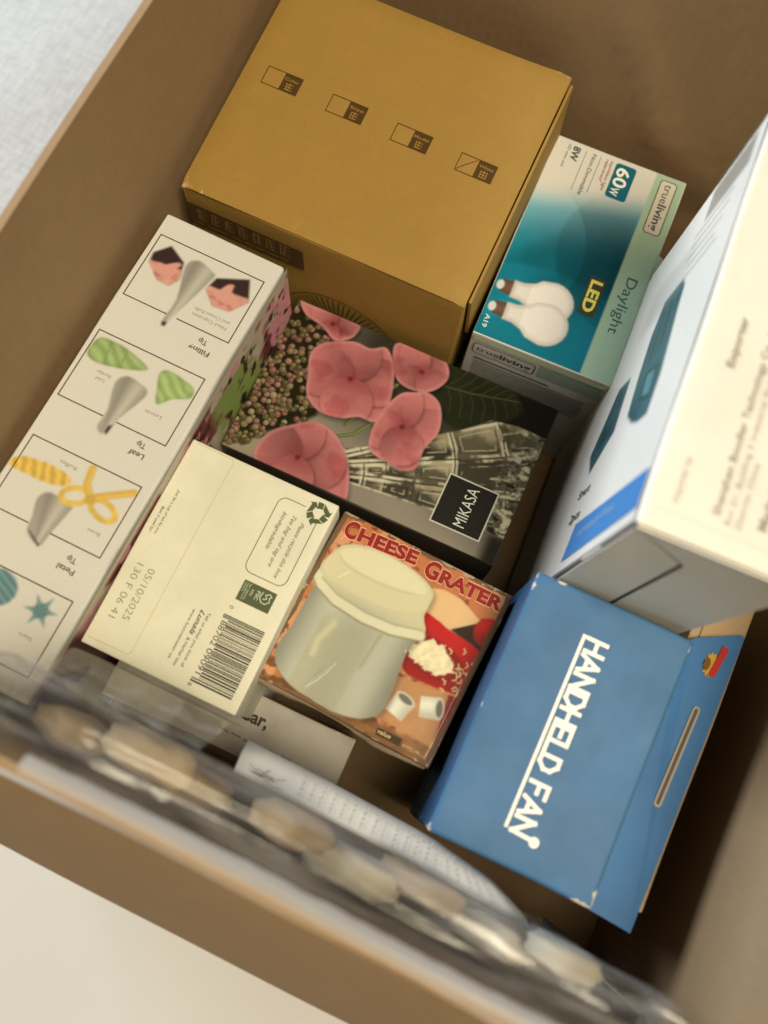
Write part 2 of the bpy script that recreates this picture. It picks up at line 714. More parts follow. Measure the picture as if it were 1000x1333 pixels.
def carton():
    root = bpy.data.objects.new('cardboard_carton', None)
    COL.objects.link(root)
    root.location = (0, 0.2, -0.004)
    tag(root, 'large open brown corrugated cardboard carton holding all the smaller boxes', 'carton')
    kv = kraft('carton_kraft', KR, corrugated='Y')
    kx = kraft('carton_kraft_side', KR, corrugated='X')
    kf = kraft('carton_flap_kraft', tuple(v * 1.0 for v in KR), corrugated='X')

    def slab(name, P, mat, n=(36, 14), amp=0.0016, seed=1, dents=()):
        """P(s,t,side): corner function; s along, t up; inner and outer skin with thickness"""
        r = random.Random(seed)
        ph = [r.uniform(0, 6.28) for _ in range(4)]
        nx, ny = n
        vs, fs = [], []
        for side in (0, 1):
            for j in range(ny + 1):
                for i in range(nx + 1):
                    s, t = i / nx, j / ny
                    d = amp * (math.sin(5 * s + ph[0]) * math.sin(3.1 * t + ph[1]) + 0.45 * math.sin(17 * s + ph[2]) * math.sin(9 * t + ph[3]))
                    for (s0, t0, s1, t1, dep, wid) in dents:
                        ex, ey = s1 - s0, t1 - t0
                        q = max(0, min(1, ((s - s0) * ex + (t - t0) * ey) / (ex * ex + ey * ey)))
                        dd = math.hypot(s - s0 - q * ex, t - t0 - q * ey)
                        d += dep * math.exp(-(dd / wid) ** 2)
                    vs.append(P(s, t, d, side))
        o1 = (nx + 1) * (ny + 1)
        for j in range(ny):
            for i in range(nx):
                k = j * (nx + 1) + i
                q = [k, k + 1, k + nx + 2, k + nx + 1]
                fs.append(q)
                fs.append([o1 + a for a in reversed(q)])
        edge = [i for i in range(nx + 1)] + [j * (nx + 1) + nx for j in range(1, ny + 1)] + \
               [ny * (nx + 1) + i for i in range(nx - 1, -1, -1)] + [j * (nx + 1) for j in range(ny - 1, 0, -1)]
        for a, b in zip(edge, edge[1:] + edge[:1]):
            fs.append([b, a, a + o1, b + o1])
        o = mesh_obj(name, vs, fs, mat, smooth=True)
        o.data.set_sharp_from_angle(angle=R(40))
        o.parent = root
        o.matrix_parent_inverse = root.matrix_basis.inverted()
        return o

    xl = lambda y: XL - 0.025 * (y - 0.21)
    slab('wall', lambda s, t, d, k: (xl(YF + s * (YB - YF)) + d - k * TH, YF + s * (YB - YF), t * RIM), kv, seed=3)
    slab('wall', lambda s, t, d, k: (XR + d + k * TH, YF + s * (YB - YF), t * RIM), kv, seed=5)
    slab('wall', lambda s, t, d, k: (xl(YB) - TH + s * (XR - xl(YB) + 2 * TH), YB + 0.0004 + d + k * TH, t * RIM), kx, n=(48, 22), seed=8,
         dents=((0.50, 0.80, 0.60, 0.52, -0.0035, 0.018), (0.60, 0.52, 0.78, 0.38, -0.0025, 0.02), (0.55, 0.30, 0.9, 0.34, 0.002, 0.03)))
    slab('wall', lambda s, t, d, k: (xl(YF) - TH + s * (XR - xl(YF) + 2 * TH), YF - 0.0004 + d * 0.6 - k * TH, t * RIM), kx, seed=9)
    slab('floor_panel', lambda s, t, d, k: (xl(YB) - TH + s * (XR - xl(YB) + 2 * TH), YF - TH + t * (YB - YF + 2 * TH), -0.0004 + d * 0.3 - k * TH), kx, n=(20, 20), amp=0.001, seed=4)

    # front flap hanging outwards and down from the rim
    def flap(s, t, d, k):
        y0, y1 = -0.0660, -0.1235
        z0, z1 = RIM + 0.001, H - 0.512
        x0 = -0.139 + (-0.215 + 0.139) * t
        x1 = 0.205
        q = t ** 0.9
        return (x0 + s * (x1 - x0), y0 + (y1 - y0) * q - k * 0.0003 + d, z0 + (z1 - z0) * t - k * TH * 0.7 * (0 if t == 0 else 1))
    slab('flap', flap, kf, n=(30, 16), seed=12, amp=0.001)
    return root


carton()

WHITE = (0.80, 0.77, 0.70)
DARK = (0.035, 0.030, 0.026)


# ------------------------------------------------------------------ large tan cardboard box
def tan_box():
    B = Box('cardboard_box', 'large tan cardboard box with four printed tick boxes on its lid', 'box',
            -0.154, 0.361, 0.465, 0.48, 6.67, 0.49, 0.2004, 0.1748, 0.178, plumb=True)
    tan = (0.35, 0.212, 0.050)
    k1 = kraft('tan_kraft', tan, (B.w, B.l, B.h), 0.004)
    k2 = kraft('tan_kraft_side', tuple(v * 0.97 for v in tan), (B.w, B.l, B.h), 0.003)
    B.h -= 0.003
    B.body({'top': k2, 'rest': k2}, bevel=0.0015, bulge=1.2, dent=0.5, seed=2)
    B.h += 0.003
    # lid: folded board, slightly lifted at the far right corner, its edge overhanging the side
    vs, fs = [], []
    n = 26
    w, l, h = B.w / 2, B.l / 2, B.h
    for side in (0, 1):
        for j in range(n + 1):
            for i in range(n + 1):
                s, t = i / n, j / n
                x, y = -w + 2 * w * s, -l + 2 * l * t
                lift = 0.0035 * (s * t) ** 7
                rnd = 0.0022 * (max(0, abs(2 * s - 1) - 0.965) / 0.035) ** 2 + 0.0022 * (max(0, abs(2 * t - 1) - 0.965) / 0.035) ** 2
                vs.append((x, y, h + lift - rnd - 0.0022 * side))
    o1 = (n + 1) ** 2
    for j in range(n):
        for i in range(n):
            k = j * (n + 1) + i
            q = [k, k + 1, k + n + 2, k + n + 1]
            fs.append(q)
            fs.append([a + o1 for a in reversed(q)])
    edge = list(range(n + 1)) + [j * (n + 1) + n for j in range(1, n + 1)] + [n * (n + 1) + i for i in range(n - 1, -1, -1)] + [j * (n + 1) for j in range(n - 1, 0, -1)]
    for a, b in zip(edge, edge[1:] + edge[:1]):
        fs.append([b, a, a + o1, b + o1])
    lid = mesh_obj('lid', vs, fs, k1, B.root, smooth=True)
    lid.data.set_sharp_from_angle(angle=R(40))
    # loose side flap showing as a second edge along the right side
    mesh_obj('side_flap', [(w + 0.0012, -l + 0.004, h - 0.003), (w + 0.0012, l - 0.004, h - 0.002), (w + 0.0026, l - 0.006, h - 0.055), (w + 0.0026, -l + 0.006, h - 0.055),
                           (w + 0.0030, -l + 0.004, h - 0.003), (w + 0.0030, l - 0.004, h - 0.002), (w + 0.0048, l - 0.006, h - 0.055), (w + 0.0048, -l + 0.006, h - 0.055)],
             [[0, 1, 2, 3], [7, 6, 5, 4], [0, 4, 5, 1], [1, 5, 6, 2], [2, 6, 7, 3], [3, 7, 4, 0]], k2, B.root)
    br = (0.075, 0.040, 0.012)
    for i, (x, y) in enumerate(((-84.5, -1.0), (-37, -2.0), (10, -3.4), (56.5, -5.2))):
        w_, h_ = 25, 12.8
        rect = [(x, y), (x + w_, y), (x + w_, y + h_), (x, y + h_)]
        B.lines('tick_box', 'top', [rect], 0.55, br, off=0.30, closed=True)
        B.polys('tick_box_label', 'top', [[(x + 12.5, y), (x + w_, y), (x + w_, y + h_), (x + 12.5, y + h_)]], br, off=0.20)
        marks = ['Color', 'Size', 'Model', 'White'][i]
        tl = (0.34, 0.20, 0.05)
        B.text('lettering', 'top', [(marks, x + 13.6, y + 8.0, 0, 2.2, 10.0, 0.01)], tl, off=0.40)
        ch = []
        cx = x + 16.2
        for k in range(3):
            ch.append([(cx, y + 1.8 + k * 1.9), (cx + 4.6, y + 1.8 + k * 1.9)])
        ch += [[(cx + 2.3, y + 1.3), (cx + 2.3, y + 6.6)], [(cx + (0.2 if i % 2 else 0.9), y + 1.3), (cx + 0.2, y + 5.9)]]
        if i == 3:
            ch.append([(cx + 4.5, y + 1.3), (cx + 4.5, y + 5.9)])
        B.lines('character_mark', 'top', ch, 0.5, tl, off=0.40)
        if i == 3:
            B.lines('tick_mark', 'top', [[(x + 1.0, y + 1.2), (x + 4.5, y + 5.2), (x + 11.4, y + 11.8)]], 0.5, br, off=0.35)
    # dark label band on the front face with stamped characters
    ob = 1.6
    B.polys('label_band', 'front', [[(-98, -15), (-12.5, -16.5), (-12.5, -38), (-98, -38.5)]], (0.085, 0.050, 0.018), off=ob)
    st = []
    rr = random.Random(4)
    tl = (0.26, 0.165, 0.06)
    for k in range(7):
        x = -91 + k * 10.2
        for q in range(4):
            yy = -19 - q * 3.3
            st.append([(x + rr.uniform(0, 1.2), yy), (x + 7.2 - rr.uniform(0, 1.5), yy + rr.uniform(-.6, .6))])
        st.append([(x + 3.6 + rr.uniform(-2, 2), -18), (x + 3.6 + rr.uniform(-1, 1), -30)])
        st.append([(x + rr.uniform(0.5, 2), -18.5), (x + rr.uniform(0, 1), -29.5)])
    B.lines('character_mark', 'front', st, 0.75, tl, off=ob + 0.15)
    B.lines('character_mark', 'front', [[(-93 + 9 * k, -34.6), (-93 + 9 * k + rr.uniform(4, 7.5), -34.6)] for k in range(8)], 1.0, tl, off=ob + 0.15)
    # round spoked emblem lower on the front
    em = []
    cx, cy = 13, -107
    for k in range(25):
        a = R(20 + 140 * k / 24)
        em.append([(cx + 18 * math.cos(a), cy + 18 * math.sin(a)), (cx + 45 * math.cos(a), cy + 45 * math.sin(a))])
    arc = [(cx + 48 * math.cos(R(10 + 160 * k / 30)), cy + 48 * math.sin(R(10 + 160 * k / 30))) for k in range(31)]
    B.lines('emblem', 'front', em + [arc], 0.9, br, off=ob)


tan_box()


# ------------------------------------------------------------------ light bulb box
def bulb_box():
    B = Box('bulb_box', 'teal and white light bulb box with two bulbs pictured, beside the tan box', 'box',
            0.0008, 0.3666, 0.51, 2.47, 0.58, 0.74, 0.0981, 0.1704, 0.1485)
    white = ink(222, 204, 172)
    green = ink(178, 194, 146)
    teal = np.array(ink(0, 88, 92))
    bw = card('bulb_box_white', white, 0.5, (B.w, B.l, B.h), 0.0022, (0.75, 0.72, 0.62))
    bd = card('bulb_box_side', ink(20, 60, 62), 0.5)
    B.body({'top': bw, 'front': bw, 'right': bd, 'rest': bw}, bevel=0.0009, bulge=0.6, dent=0.3, seed=5)
    p = Paint(-48.4, -84.4, 48.4, 84.4, 0.5, white)
    U, V = p.U, p.V
    g = sst(46 + 0.28 * U - V, -14, 24)
    tone = teal[None, None, :] * (0.72 + 0.75 * sst(fbm(U, V, 70, 3), 0.25, 0.75))[..., None]
    g2 = sst(46 + 0.28 * U - V, -12, 62)
    tone = tone * (1 + 0.9 * (1 - g2))[..., None] + (1 - g2)[..., None] ** 2 * np.array((0.20, 0.26, 0.27))
    p.put(sst(46 + 0.28 * U - V, -14, 14), tone)
    # translucent bands crossing the teal
    for (c0, c1, rad, f) in (((-60, -10), 0, 62, 1.35), ((40, 10), 0, 60, 0.80), ((-10, -110), 0, 90, 1.25)):
        d = np.hypot(U - c0[0], V - c0[1]) - rad
        p.shade(sst(-d, -0.8, 0.8) * g, f)
    m, _ = p.poly([(27.0, -90), (27.2, 90), (60, 90), (60, -90)])
    p.put(m, green)
    p.shade(m * sst(V, 20, 84), 0.92)
    # two bulbs
    glass = np.array(ink(242, 220, 190))

    def bulb(tip, neck, ctr, r, lo):
        tip, neck, ctr = map(np.array, (tip, neck, ctr))
        ax_ = (ctr - tip) / np.linalg.norm(ctr - tip)
        pr = np.array([-ax_[1], ax_[0]])
        L = lambda s, o: tuple(tip + ax_ * s + pr * o)
        d0 = float((neck - tip) @ ax_)
        dc = float((ctr - tip) @ ax_)
        prof = [(d0, 6.6), (d0 + 7, 6.9), (d0 + 14, 9.5), (dc - 10, r * 0.86), (dc, r)]
        pts = [L(s, o) for s, o in prof]
        arc = [L(dc + r * math.sin(a), r * math.cos(a)) for a in np.linspace(0.25, math.pi - 0.25, 10)]
        pts = pts + arc + [L(s, -o) for s, o in reversed(prof)]
        mm, dd = p.poly(pts, glass, 0.5)
        side = (U - ctr[0]) * pr[0] + (V - ctr[1]) * pr[1]
        along = (U - tip[0]) * ax_[0] + (V - tip[1]) * ax_[1]
        p.shade(mm, 1.04 - 0.26 * sst(-dd, -4.5, 0) - 0.12 * sst(d0 + 13 - along, 0, 1.0))
        # screw base
        sc = [L(2.4, 3.2), L(3.5, 5.2), L(d0 - 0.5, 5.6), L(d0, 6.4), L(d0, -6.4), L(d0 - 0.5, -5.6), L(3.5, -5.2), L(2.4, -3.2)]
        ms, _ = p.poly(sc, ink(118, 84, 58), 0.3)
        p.shade(ms, 0.62 + 0.75 * (0.5 + 0.5 * np.sin(along * 3.4)) * (0.5 + 0.5 * np.cos(side * 0.5)))
        p.disc(*(tip + ax_ * 2.2), 2.6, 3.6, ink(215, 205, 180), ang=math.degrees(math.atan2(ax_[1], ax_[0])))
    bulb((-46.5, -44.5), (-36, -43), (-8.0, -43.5), 15.5, 0)
    bulb((-46.0, -62.0), (-35, -60.5), (-6.5, -60.5), 16.0, 1)
    p.soften(1)
    pm = printmat('bulb_print', 0.42, 0.12)
    B.photo('printed_panel', 'top', p, pm, 0.08)
    navy = ink(20, 92, 96)
    B.polys('wattage_badge', 'top', [rrect(-2, 51, 13.2, 80.6, 2.4)], navy, off=0.18)
    B.text('lettering', 'top', [('60', 0.2, 77.5, -90, 9.6, 16.5, 0.02), ('W', 0.4, 60.2, -90, 6.2, 6.8, 0.015)], ink(240, 225, 190), off=0.28)
    red = ink(150, 60, 50)
    dk = ink(62, 58, 54)
    B.text('lettering', 'top', [('equivalent light', -6.2, 80, -90, 2.3, 26, 0.01), ('replacement*', -9.6, 80, -90, 2.3, 20, 0.01)], red, off=0.18)
    B.text('lettering', 'top', [('Non-Dimmable', -20.0, 80, -90, 3.2, 36, 0.005), ('8W', -34.5, 81, -90, 5.4, 12.5, 0.03), ('LED watts used', -38.4, 81, -90, 2.0, 20, 0)], dk, off=0.18)
    B.lines('rule', 'top', [[(-14, 80), (-14, 48)], [(-25, 80), (-25, 46)]], 0.35, dk, off=0.18)
    B.polys('led_badge', 'top', [rrect(10.2, -43, 22.0, -12.6, 0.8)], ink(66, 62, 40), off=0.18)
    B.text('lettering', 'top', [('LED', 12.2, -15.2, -90, 8.0, 25, 0.035)], ink(235, 210, 95), off=0.28)
    B.polys('name_plate', 'top', [rrect(31.4, 34.6, 44.2, 81, 2.6)], ink(212, 190, 152), off=0.18)
    B.lines('name_plate_border', 'top', [rrect(31.9, 35.1, 43.7, 80.5, 2.4)], 0.7, ink(78, 78, 66), off=0.24, closed=True)
    B.text('lettering', 'top', [('true', 35.6, 78, -90, 5.9, 16.5, 0.0), ('living', 35.6, 60.6, -90, 5.9, 22.5, 0.02)], ink(70, 66, 74), off=0.28)
    B.text('lettering', 'top', [('Daylight', 34.2, -3.4, -90, 7.6, 45, 0.0)], ink(66, 92, 80), off=0.2)
    B.text('lettering', 'top', [('A19', -45.2, -68.8, -90, 3.4, 10, 0.02)], ink(205, 205, 180), off=0.18)
    # front end panel
    fo = 0.65
    B.polys('end_band', 'front', [[(2, -9), (46.5, -9), (46.5, -24), (2, -24)]], ink(150, 158, 124), off=fo)
    B.polys('end_edge_band', 'front', [[(-47, -1.5), (46.8, -1.5), (46.8, -7.5), (-47, -7.5)]], ink(196, 192, 140), off=fo)
    B.lines('name_plate_border', 'front', [rrect(-45.4, -24.2, -0.8, -10.6, 2.4)], 0.8, ink(76, 70, 64), off=fo + .2, closed=True)
    B.text('lettering', 'front', [('true', -43, -20.4, 0, 6.4, 16.5, 0.0), ('living', -25.8, -20.4, 0, 6.4, 22.5, 0.02)], ink(70, 64, 68), off=fo + .2)
    r = random.Random(3)
    ls = [[(-42, -31.5), (12, -31.5)]]
    for k in range(9):
        x = -42
        while x < 40:
            d = r.uniform(2, 6)
            ls.append([(x, -36 - 3.4 * k), (min(x + d, 41), -36 - 3.4 * k)])
            x += d + 1.1
    B.lines('fine_print', 'front', ls[1:], 1.3, ink(128, 110, 92), off=fo)
    B.lines('fine_print', 'front', ls[:1], 1.8, ink(80, 72, 64), off=fo)
    # tuck tab standing out of the right-hand edge
    gm = card('bulb_tab', green, 0.5)
    h = B.h
    x0 = B.w / 2 - 0.002
    tabv = [(x0, 0.022, h + 0.0008), (x0 + 0.0075, 0.0185, h - 0.0005), (x0 + 0.0085, 0.012, h - 0.001), (x0 + 0.0085, -0.016, h - 0.001), (x0 + 0.0070, -0.0200, h - 0.0005), (x0, -0.0215, h + 0.0008)]
    n = len(tabv)
    mesh_obj('tuck_tab', tabv + [(x, y, z - 0.0007) for x, y, z in tabv],
             [list(range(n)), list(range(2 * n - 1, n - 1, -1))] + [[i, i + n, (i + 1) % n + n, (i + 1) % n] for i in range(n)], gm, B.root)


bulb_box()


# ------------------------------------------------------------------ long white icing tip box
def icing_box():
    # print coordinates below are measured from the middle of the first 284 mm; the box runs on to 312 mm
    ext = 0.018
    B = Box('icing_tip_box', 'long white box with pictures of icing tips, against the left carton wall', 'box',
            -0.2111 - 0.00014, 0.1097 - ext / 2, 0.4801, -0.58, 0.48, 1.09, 0.0841, 0.2841 + ext, 0.176)
    dv = ext / 2 * 1000
    S = lambda pts: [(u, v + dv) for u, v in pts]
    white = ink(224, 207, 176)
    wm = card('icing_white', white, 0.45, (B.w, B.l, B.h), 0.002, (0.70, 0.66, 0.58))
    B.body(wm, bevel=0.0022, bulge=0.8, dent=0.4, seed=9)
    p = Paint(-41.0, -141 - dv, 41.0, 141 + dv, 0.5, white)
    p.V = p.V - dv
    U, V = p.U, p.V
    steel = np.array(ink(182, 166, 138))

    def cone(pts, dark):
        q = np.array(pts)
        m, d = p.poly(spline(pts, 3), steel, 0.5)
        a = q[:4].mean(0)
        b = q[4:7].mean(0)
        e = (b - a) / np.linalg.norm(b - a)
        s = (U - a[0]) * -e[1] + (V - a[1]) * e[0]
        t = ((U - a[0]) * e[0] + (V - a[1]) * e[1]) / np.linalg.norm(b - a)
        wdt = 10 * (1 - 0.75 * np.clip(t, 0, 1)) + 0.5
        k = s / wdt
        p.shade(m, 0.78 + 0.40 * np.exp(-((k - 0.25) / 0.35) ** 2) - 0.16 * np.exp(-((k + 0.55) / 0.25) ** 2) + 0.1 * np.clip(t, 0, 1))
        p.stroke(pts[1:4], 0.5, steel * 0.75)
        for st in dark:
            p.poly(st, ink(58, 46, 36), 0.3)

    cone([(-13.1, 114.0), (-7.0, 120.9), (4.9, 117.2), (6.1, 113.0), (-2.9, 78.4), (-4.1, 71.2), (-7.5, 73.2), (-6.6, 90.7)], [[(-7.3, 73.5), (-4.2, 75.0), (-4.1, 71.2), (-6.5, 71.5)]])
    cone([(-11.9, 25.4), (-6.6, 32.6), (6.4, 30.2), (8.6, 24.6), (1.8, 5.7), (0.3, -6.0), (-7.0, -4.2), (-6.9, 7.9)], [[(-1.5, -0.5), (1.0, 1.5), (0.3, -6.0), (-1.6, -4.6)]])
    cone([(-14.8, -57.0), (-9.7, -50.8), (5.2, -53.3), (6.1, -54.7), (3.0, -71.4), (1.0, -81.2), (-9.6, -76.8), (-11.6, -68.0)], [[(-9.8, -75.5), (-8.2, -75.6), (1.2, -80.6), (0.6, -81.9)]])

    def cupcake(pts, bite, seed):
        m, d = p.poly(pts, ink(60, 40, 34), 0.6)
        # pink icing fills the lower side of the picture
        q = np.array(pts)
        c = q.mean(0)
        low = sst(c[1] + 1.5 - V + 0.12 * (U - c[0]) + 2.4 * (fbm(U, V, 8, seed) - 0.5), -0.8, 0.8)
        pink = np.array(ink(220, 150, 122))
        tone = pink * (0.70 + 0.55 * fbm(U, V, 4.5, seed + 3))[..., None]
        p.put(m * low, tone)
        for k in range(7):
            r = random.Random(seed * 31 + k)
            a = (c[0] + r.uniform(-12, 8), c[1] - r.uniform(1, 8))
            st = [a, (a[0] + 2.5, a[1] + r.uniform(-2.5, 0.5)), (a[0] + r.uniform(4, 7), a[1] + r.uniform(-2, 2))]
            keep = (m * low)[..., None]
            old = p.img.copy()
            p.stroke(st, 0.8, np.array(ink(178, 98, 78)), 0.5)
            p.img = p.img * keep + old * (1 - keep)
        p.poly(bite, pink * 1.02, 0.5, smooth=True)

    cupcake([(-35.0, 106.2), (-35.7, 113.3), (-27.7, 122.4), (-15.0, 115.5), (-11.7, 103.7), (-15.5, 96.9), (-24.3, 97.2)], [(-30, 104), (-25, 108.5), (-18.5, 113.5), (-15.6, 113), (-17.5, 108.5), (-16.5, 103.5), (-22, 101)], 3)
    cupcake([(5.8, 105.6), (8.1, 115.3), (27.4, 124.1), (34.1, 109.4), (26.1, 98.1), (14.8, 97.0)], [(11, 105), (14, 109), (17, 114.5), (20.5, 115.5), (21.5, 111), (27, 108.5), (29, 104), (20, 102)], 6)

    def leafy(pts, seed, col):
        m, d = p.poly(pts, col, 0.5, smooth=True)
        fold = 0.5 + 0.5 * np.sin((U * 0.7 + V * 1.0) * 0.75 + 7 * fbm(U, V, 14, seed))
        p.shade(m, (0.74 + 0.34 * fold) * (0.72 + 0.26 * sst(d, 0, 2.6) + 0.25 * fbm(U, V, 4, seed)))
    gr = np.array(ink(158, 170, 98))
    leafy([(-36.9, 35.3), (-35.5, 46.5), (-27, 48.5), (-15.2, 47.6), (0.9, 42.4), (-5.3, 37.8), (-17.8, 33.7), (-29.7, 31.8)], 2, gr)
    p.stroke([(-27, 47), (-24, 33)], 0.7, gr * 0.6)
    p.stroke([(-16, 47), (-14, 35)], 0.7, gr * 0.6)
    leafy([(8.8, 42.7), (12.4, 46.7), (22, 46.0), (31.8, 43.2), (33.2, 36.7), (23.7, 31.2), (17.1, 24.5), (12, 34)], 5, gr * 1.1)
    ye = np.array(ink(228, 180, 78))
    m, d = p.poly([(-40, -42), (-34.7, -38.4), (-26, -37), (-19.2, -36.2), (-5.4, -37.6), (-3.4, -43.0), (-14.4, -47.0), (-30.3, -47.5), (-40, -47)], ye, 0.5, smooth=True)
    p.shade(m, 0.66 + 0.40 * (0.5 + 0.5 * np.sin(U * 1.0 + 0.5 * V + 4 * fbm(U, V, 8, 77))) + 0.2 * fbm(U, V, 3, 78))
    # bow
    def loop(c, rx, ry, ang):
        mo = p.disc(c[0], c[1], rx, ry, None, ang=ang)
        mi = p.disc(c[0], c[1], rx * 0.62, ry * 0.45, None, ang=ang)
        mm = np.clip(mo - mi, 0, 1)
        p.put(mm, ye * (0.60 + 0.65 * fbm(U, V, 6, 8))[..., None])
    loop((3.5, -46.5), 9.5, 6.6, 25)
    loop((22.5, -47.0), 10.5, 6.4, -14)
    for st in ([(12.5, -44), (6, -37), (4.3, -27.5)], [(13, -43), (22, -37), (33, -30)]):
        p.stroke(st, 4.6, ye * 0.88)
        p.stroke([(a + 0.8, b - 0.3) for a, b in st], 1.6, ye * 1.06)
    p.disc(12.5, -44.5, 3.4, 3.0, ye * 0.8)
    te = np.array(ink(112, 140, 126))
    star = []
    for k in range(12):
        rr_ = 9.6 if k % 2 == 0 else 4.3
        a = R(30 * k + 12)
        star.append((21.5 + rr_ * math.cos(a), -112.5 + rr_ * math.sin(a)))
    m, d = p.poly(star, te, 0.7, smooth=True)
    an = np.arctan2(V + 112.5, U - 21.5)
    p.shade(m, 0.72 + 0.40 * (0.5 + 0.5 * np.cos(6 * (an - R(12)))))
    m = p.disc(-7.5, -111.5, 12, 10.5, te, 0.8)
    p.shade(m, 0.70 + 0.5 * (0.5 + 0.5 * np.sin((U * 0.45 + V) * 1.5)))
    p.soften(2)
    p.V = p.V + dv
    B.photo('printed_panel', 'top', p, printmat('icing_print', 0.42, 0.10), 0.08)
    br = ink(92, 62, 44)
    lw = 0.75
    f = lambda u0, v0, u1, v1, a, b: [S([(a, v0), (u0, v0), (u0, v1), (u1, v1), (u1, v0), (b, v0)])]
    B.lines('picture_frame', 'top', f(-37.6, 79.3, 36, 126.4, -7.5, 0.2), lw, br, off=0.2)
    B.lines('picture_frame', 'top', f(-38, 3.6, 35, 51.6, -7.5, 2.2), lw, br, off=0.2)
    B.lines('picture_frame', 'top', f(-37.4, -72, 35.3, -24.8, -11.8, 3.0), lw, br, off=0.2)
    B.lines('picture_frame', 'top', f(-37.4, -147, 34.8, -100.3, -8, 3), lw, br, off=0.2)
    T = lambda s, u, v, h, w=None, b=0.0: (s, u, v + dv, 180, h, w, b, 0)
    dk = ink(98, 74, 58)
    B.text('lettering', 'top', [T('Filling', 29.4, 68.2, 3.4, 14, .02), T('Tip', 24.8, 74.4, 3.4, 6, .02)], dk, off=0.2)
    B.text('lettering', 'top', [T('Leaf', 27.2, -7.0, 3.4, 10, .02), T('Tip', 25.0, -0.8, 3.4, 6, .02)], dk, off=0.2)
    B.text('lettering', 'top', [T('Petal', 27.0, -84.6, 3.4, 11, .02), T('Tip', 24.6, -78.4, 3.4, 6, .02)], dk, off=0.2)
    lt = ink(150, 128, 100)
    B.text('lettering', 'top', [T('Filled Cupcakes', 30.4, 87.8, 2.3, 24), T('and Cream Puffs', 30.4, 92.0, 2.3, 24)], lt, off=0.2)
    B.text('lettering', 'top', [T('Leaf', -18, 24.0, 2.3, 6), T('Border', -16, 28.2, 2.3, 9.5), T('Leaves', 24, 18.8, 2.3, 11)], lt, off=0.2)
    B.text('lettering', 'top', [T('Ruffles', -4.0, -31.0, 2.3, 11), T('Bows', 28.4, -59.5, 2.3, 8), T('Stars', 25.6, -127.5, 2.3, 8)], lt, off=0.2)
    # printed picture on the long right side
    p = Paint(-152, -150, 152, -3, 1.0, ink(196, 172, 132))
    U, V = p.U, p.V
    n1, n2 = fbm(U, V, 34, 12), fbm(U, V, 26, 22)
    p.put(sst(n1, 0.48, 0.56) * sst(-V, 6, 12), ink(120, 46, 44))
    p.put(sst(n2, 0.52, 0.58) * sst(-V, 6, 14), ink(214, 140, 128))
    p.put(sst(np.abs(U - 78), 36, 22) * sst(-V, 16, 22) * sst(fbm(U, V, 14, 2), .25, .4), ink(138, 150, 70))
    p.put(sst(-110 - U + 14 * n1, -6, 6) * sst(-V, 5, 9), ink(96, 40, 38))
    p.put(sst(fbm(U, V, 9, 41), 0.62, 0.68) * sst(-V, 10, 14), ink(52, 34, 30))
    B.photo('side_picture', 'right', p, printmat('icing_side_print', 0.4, 0.1), 1.1)


icing_box()


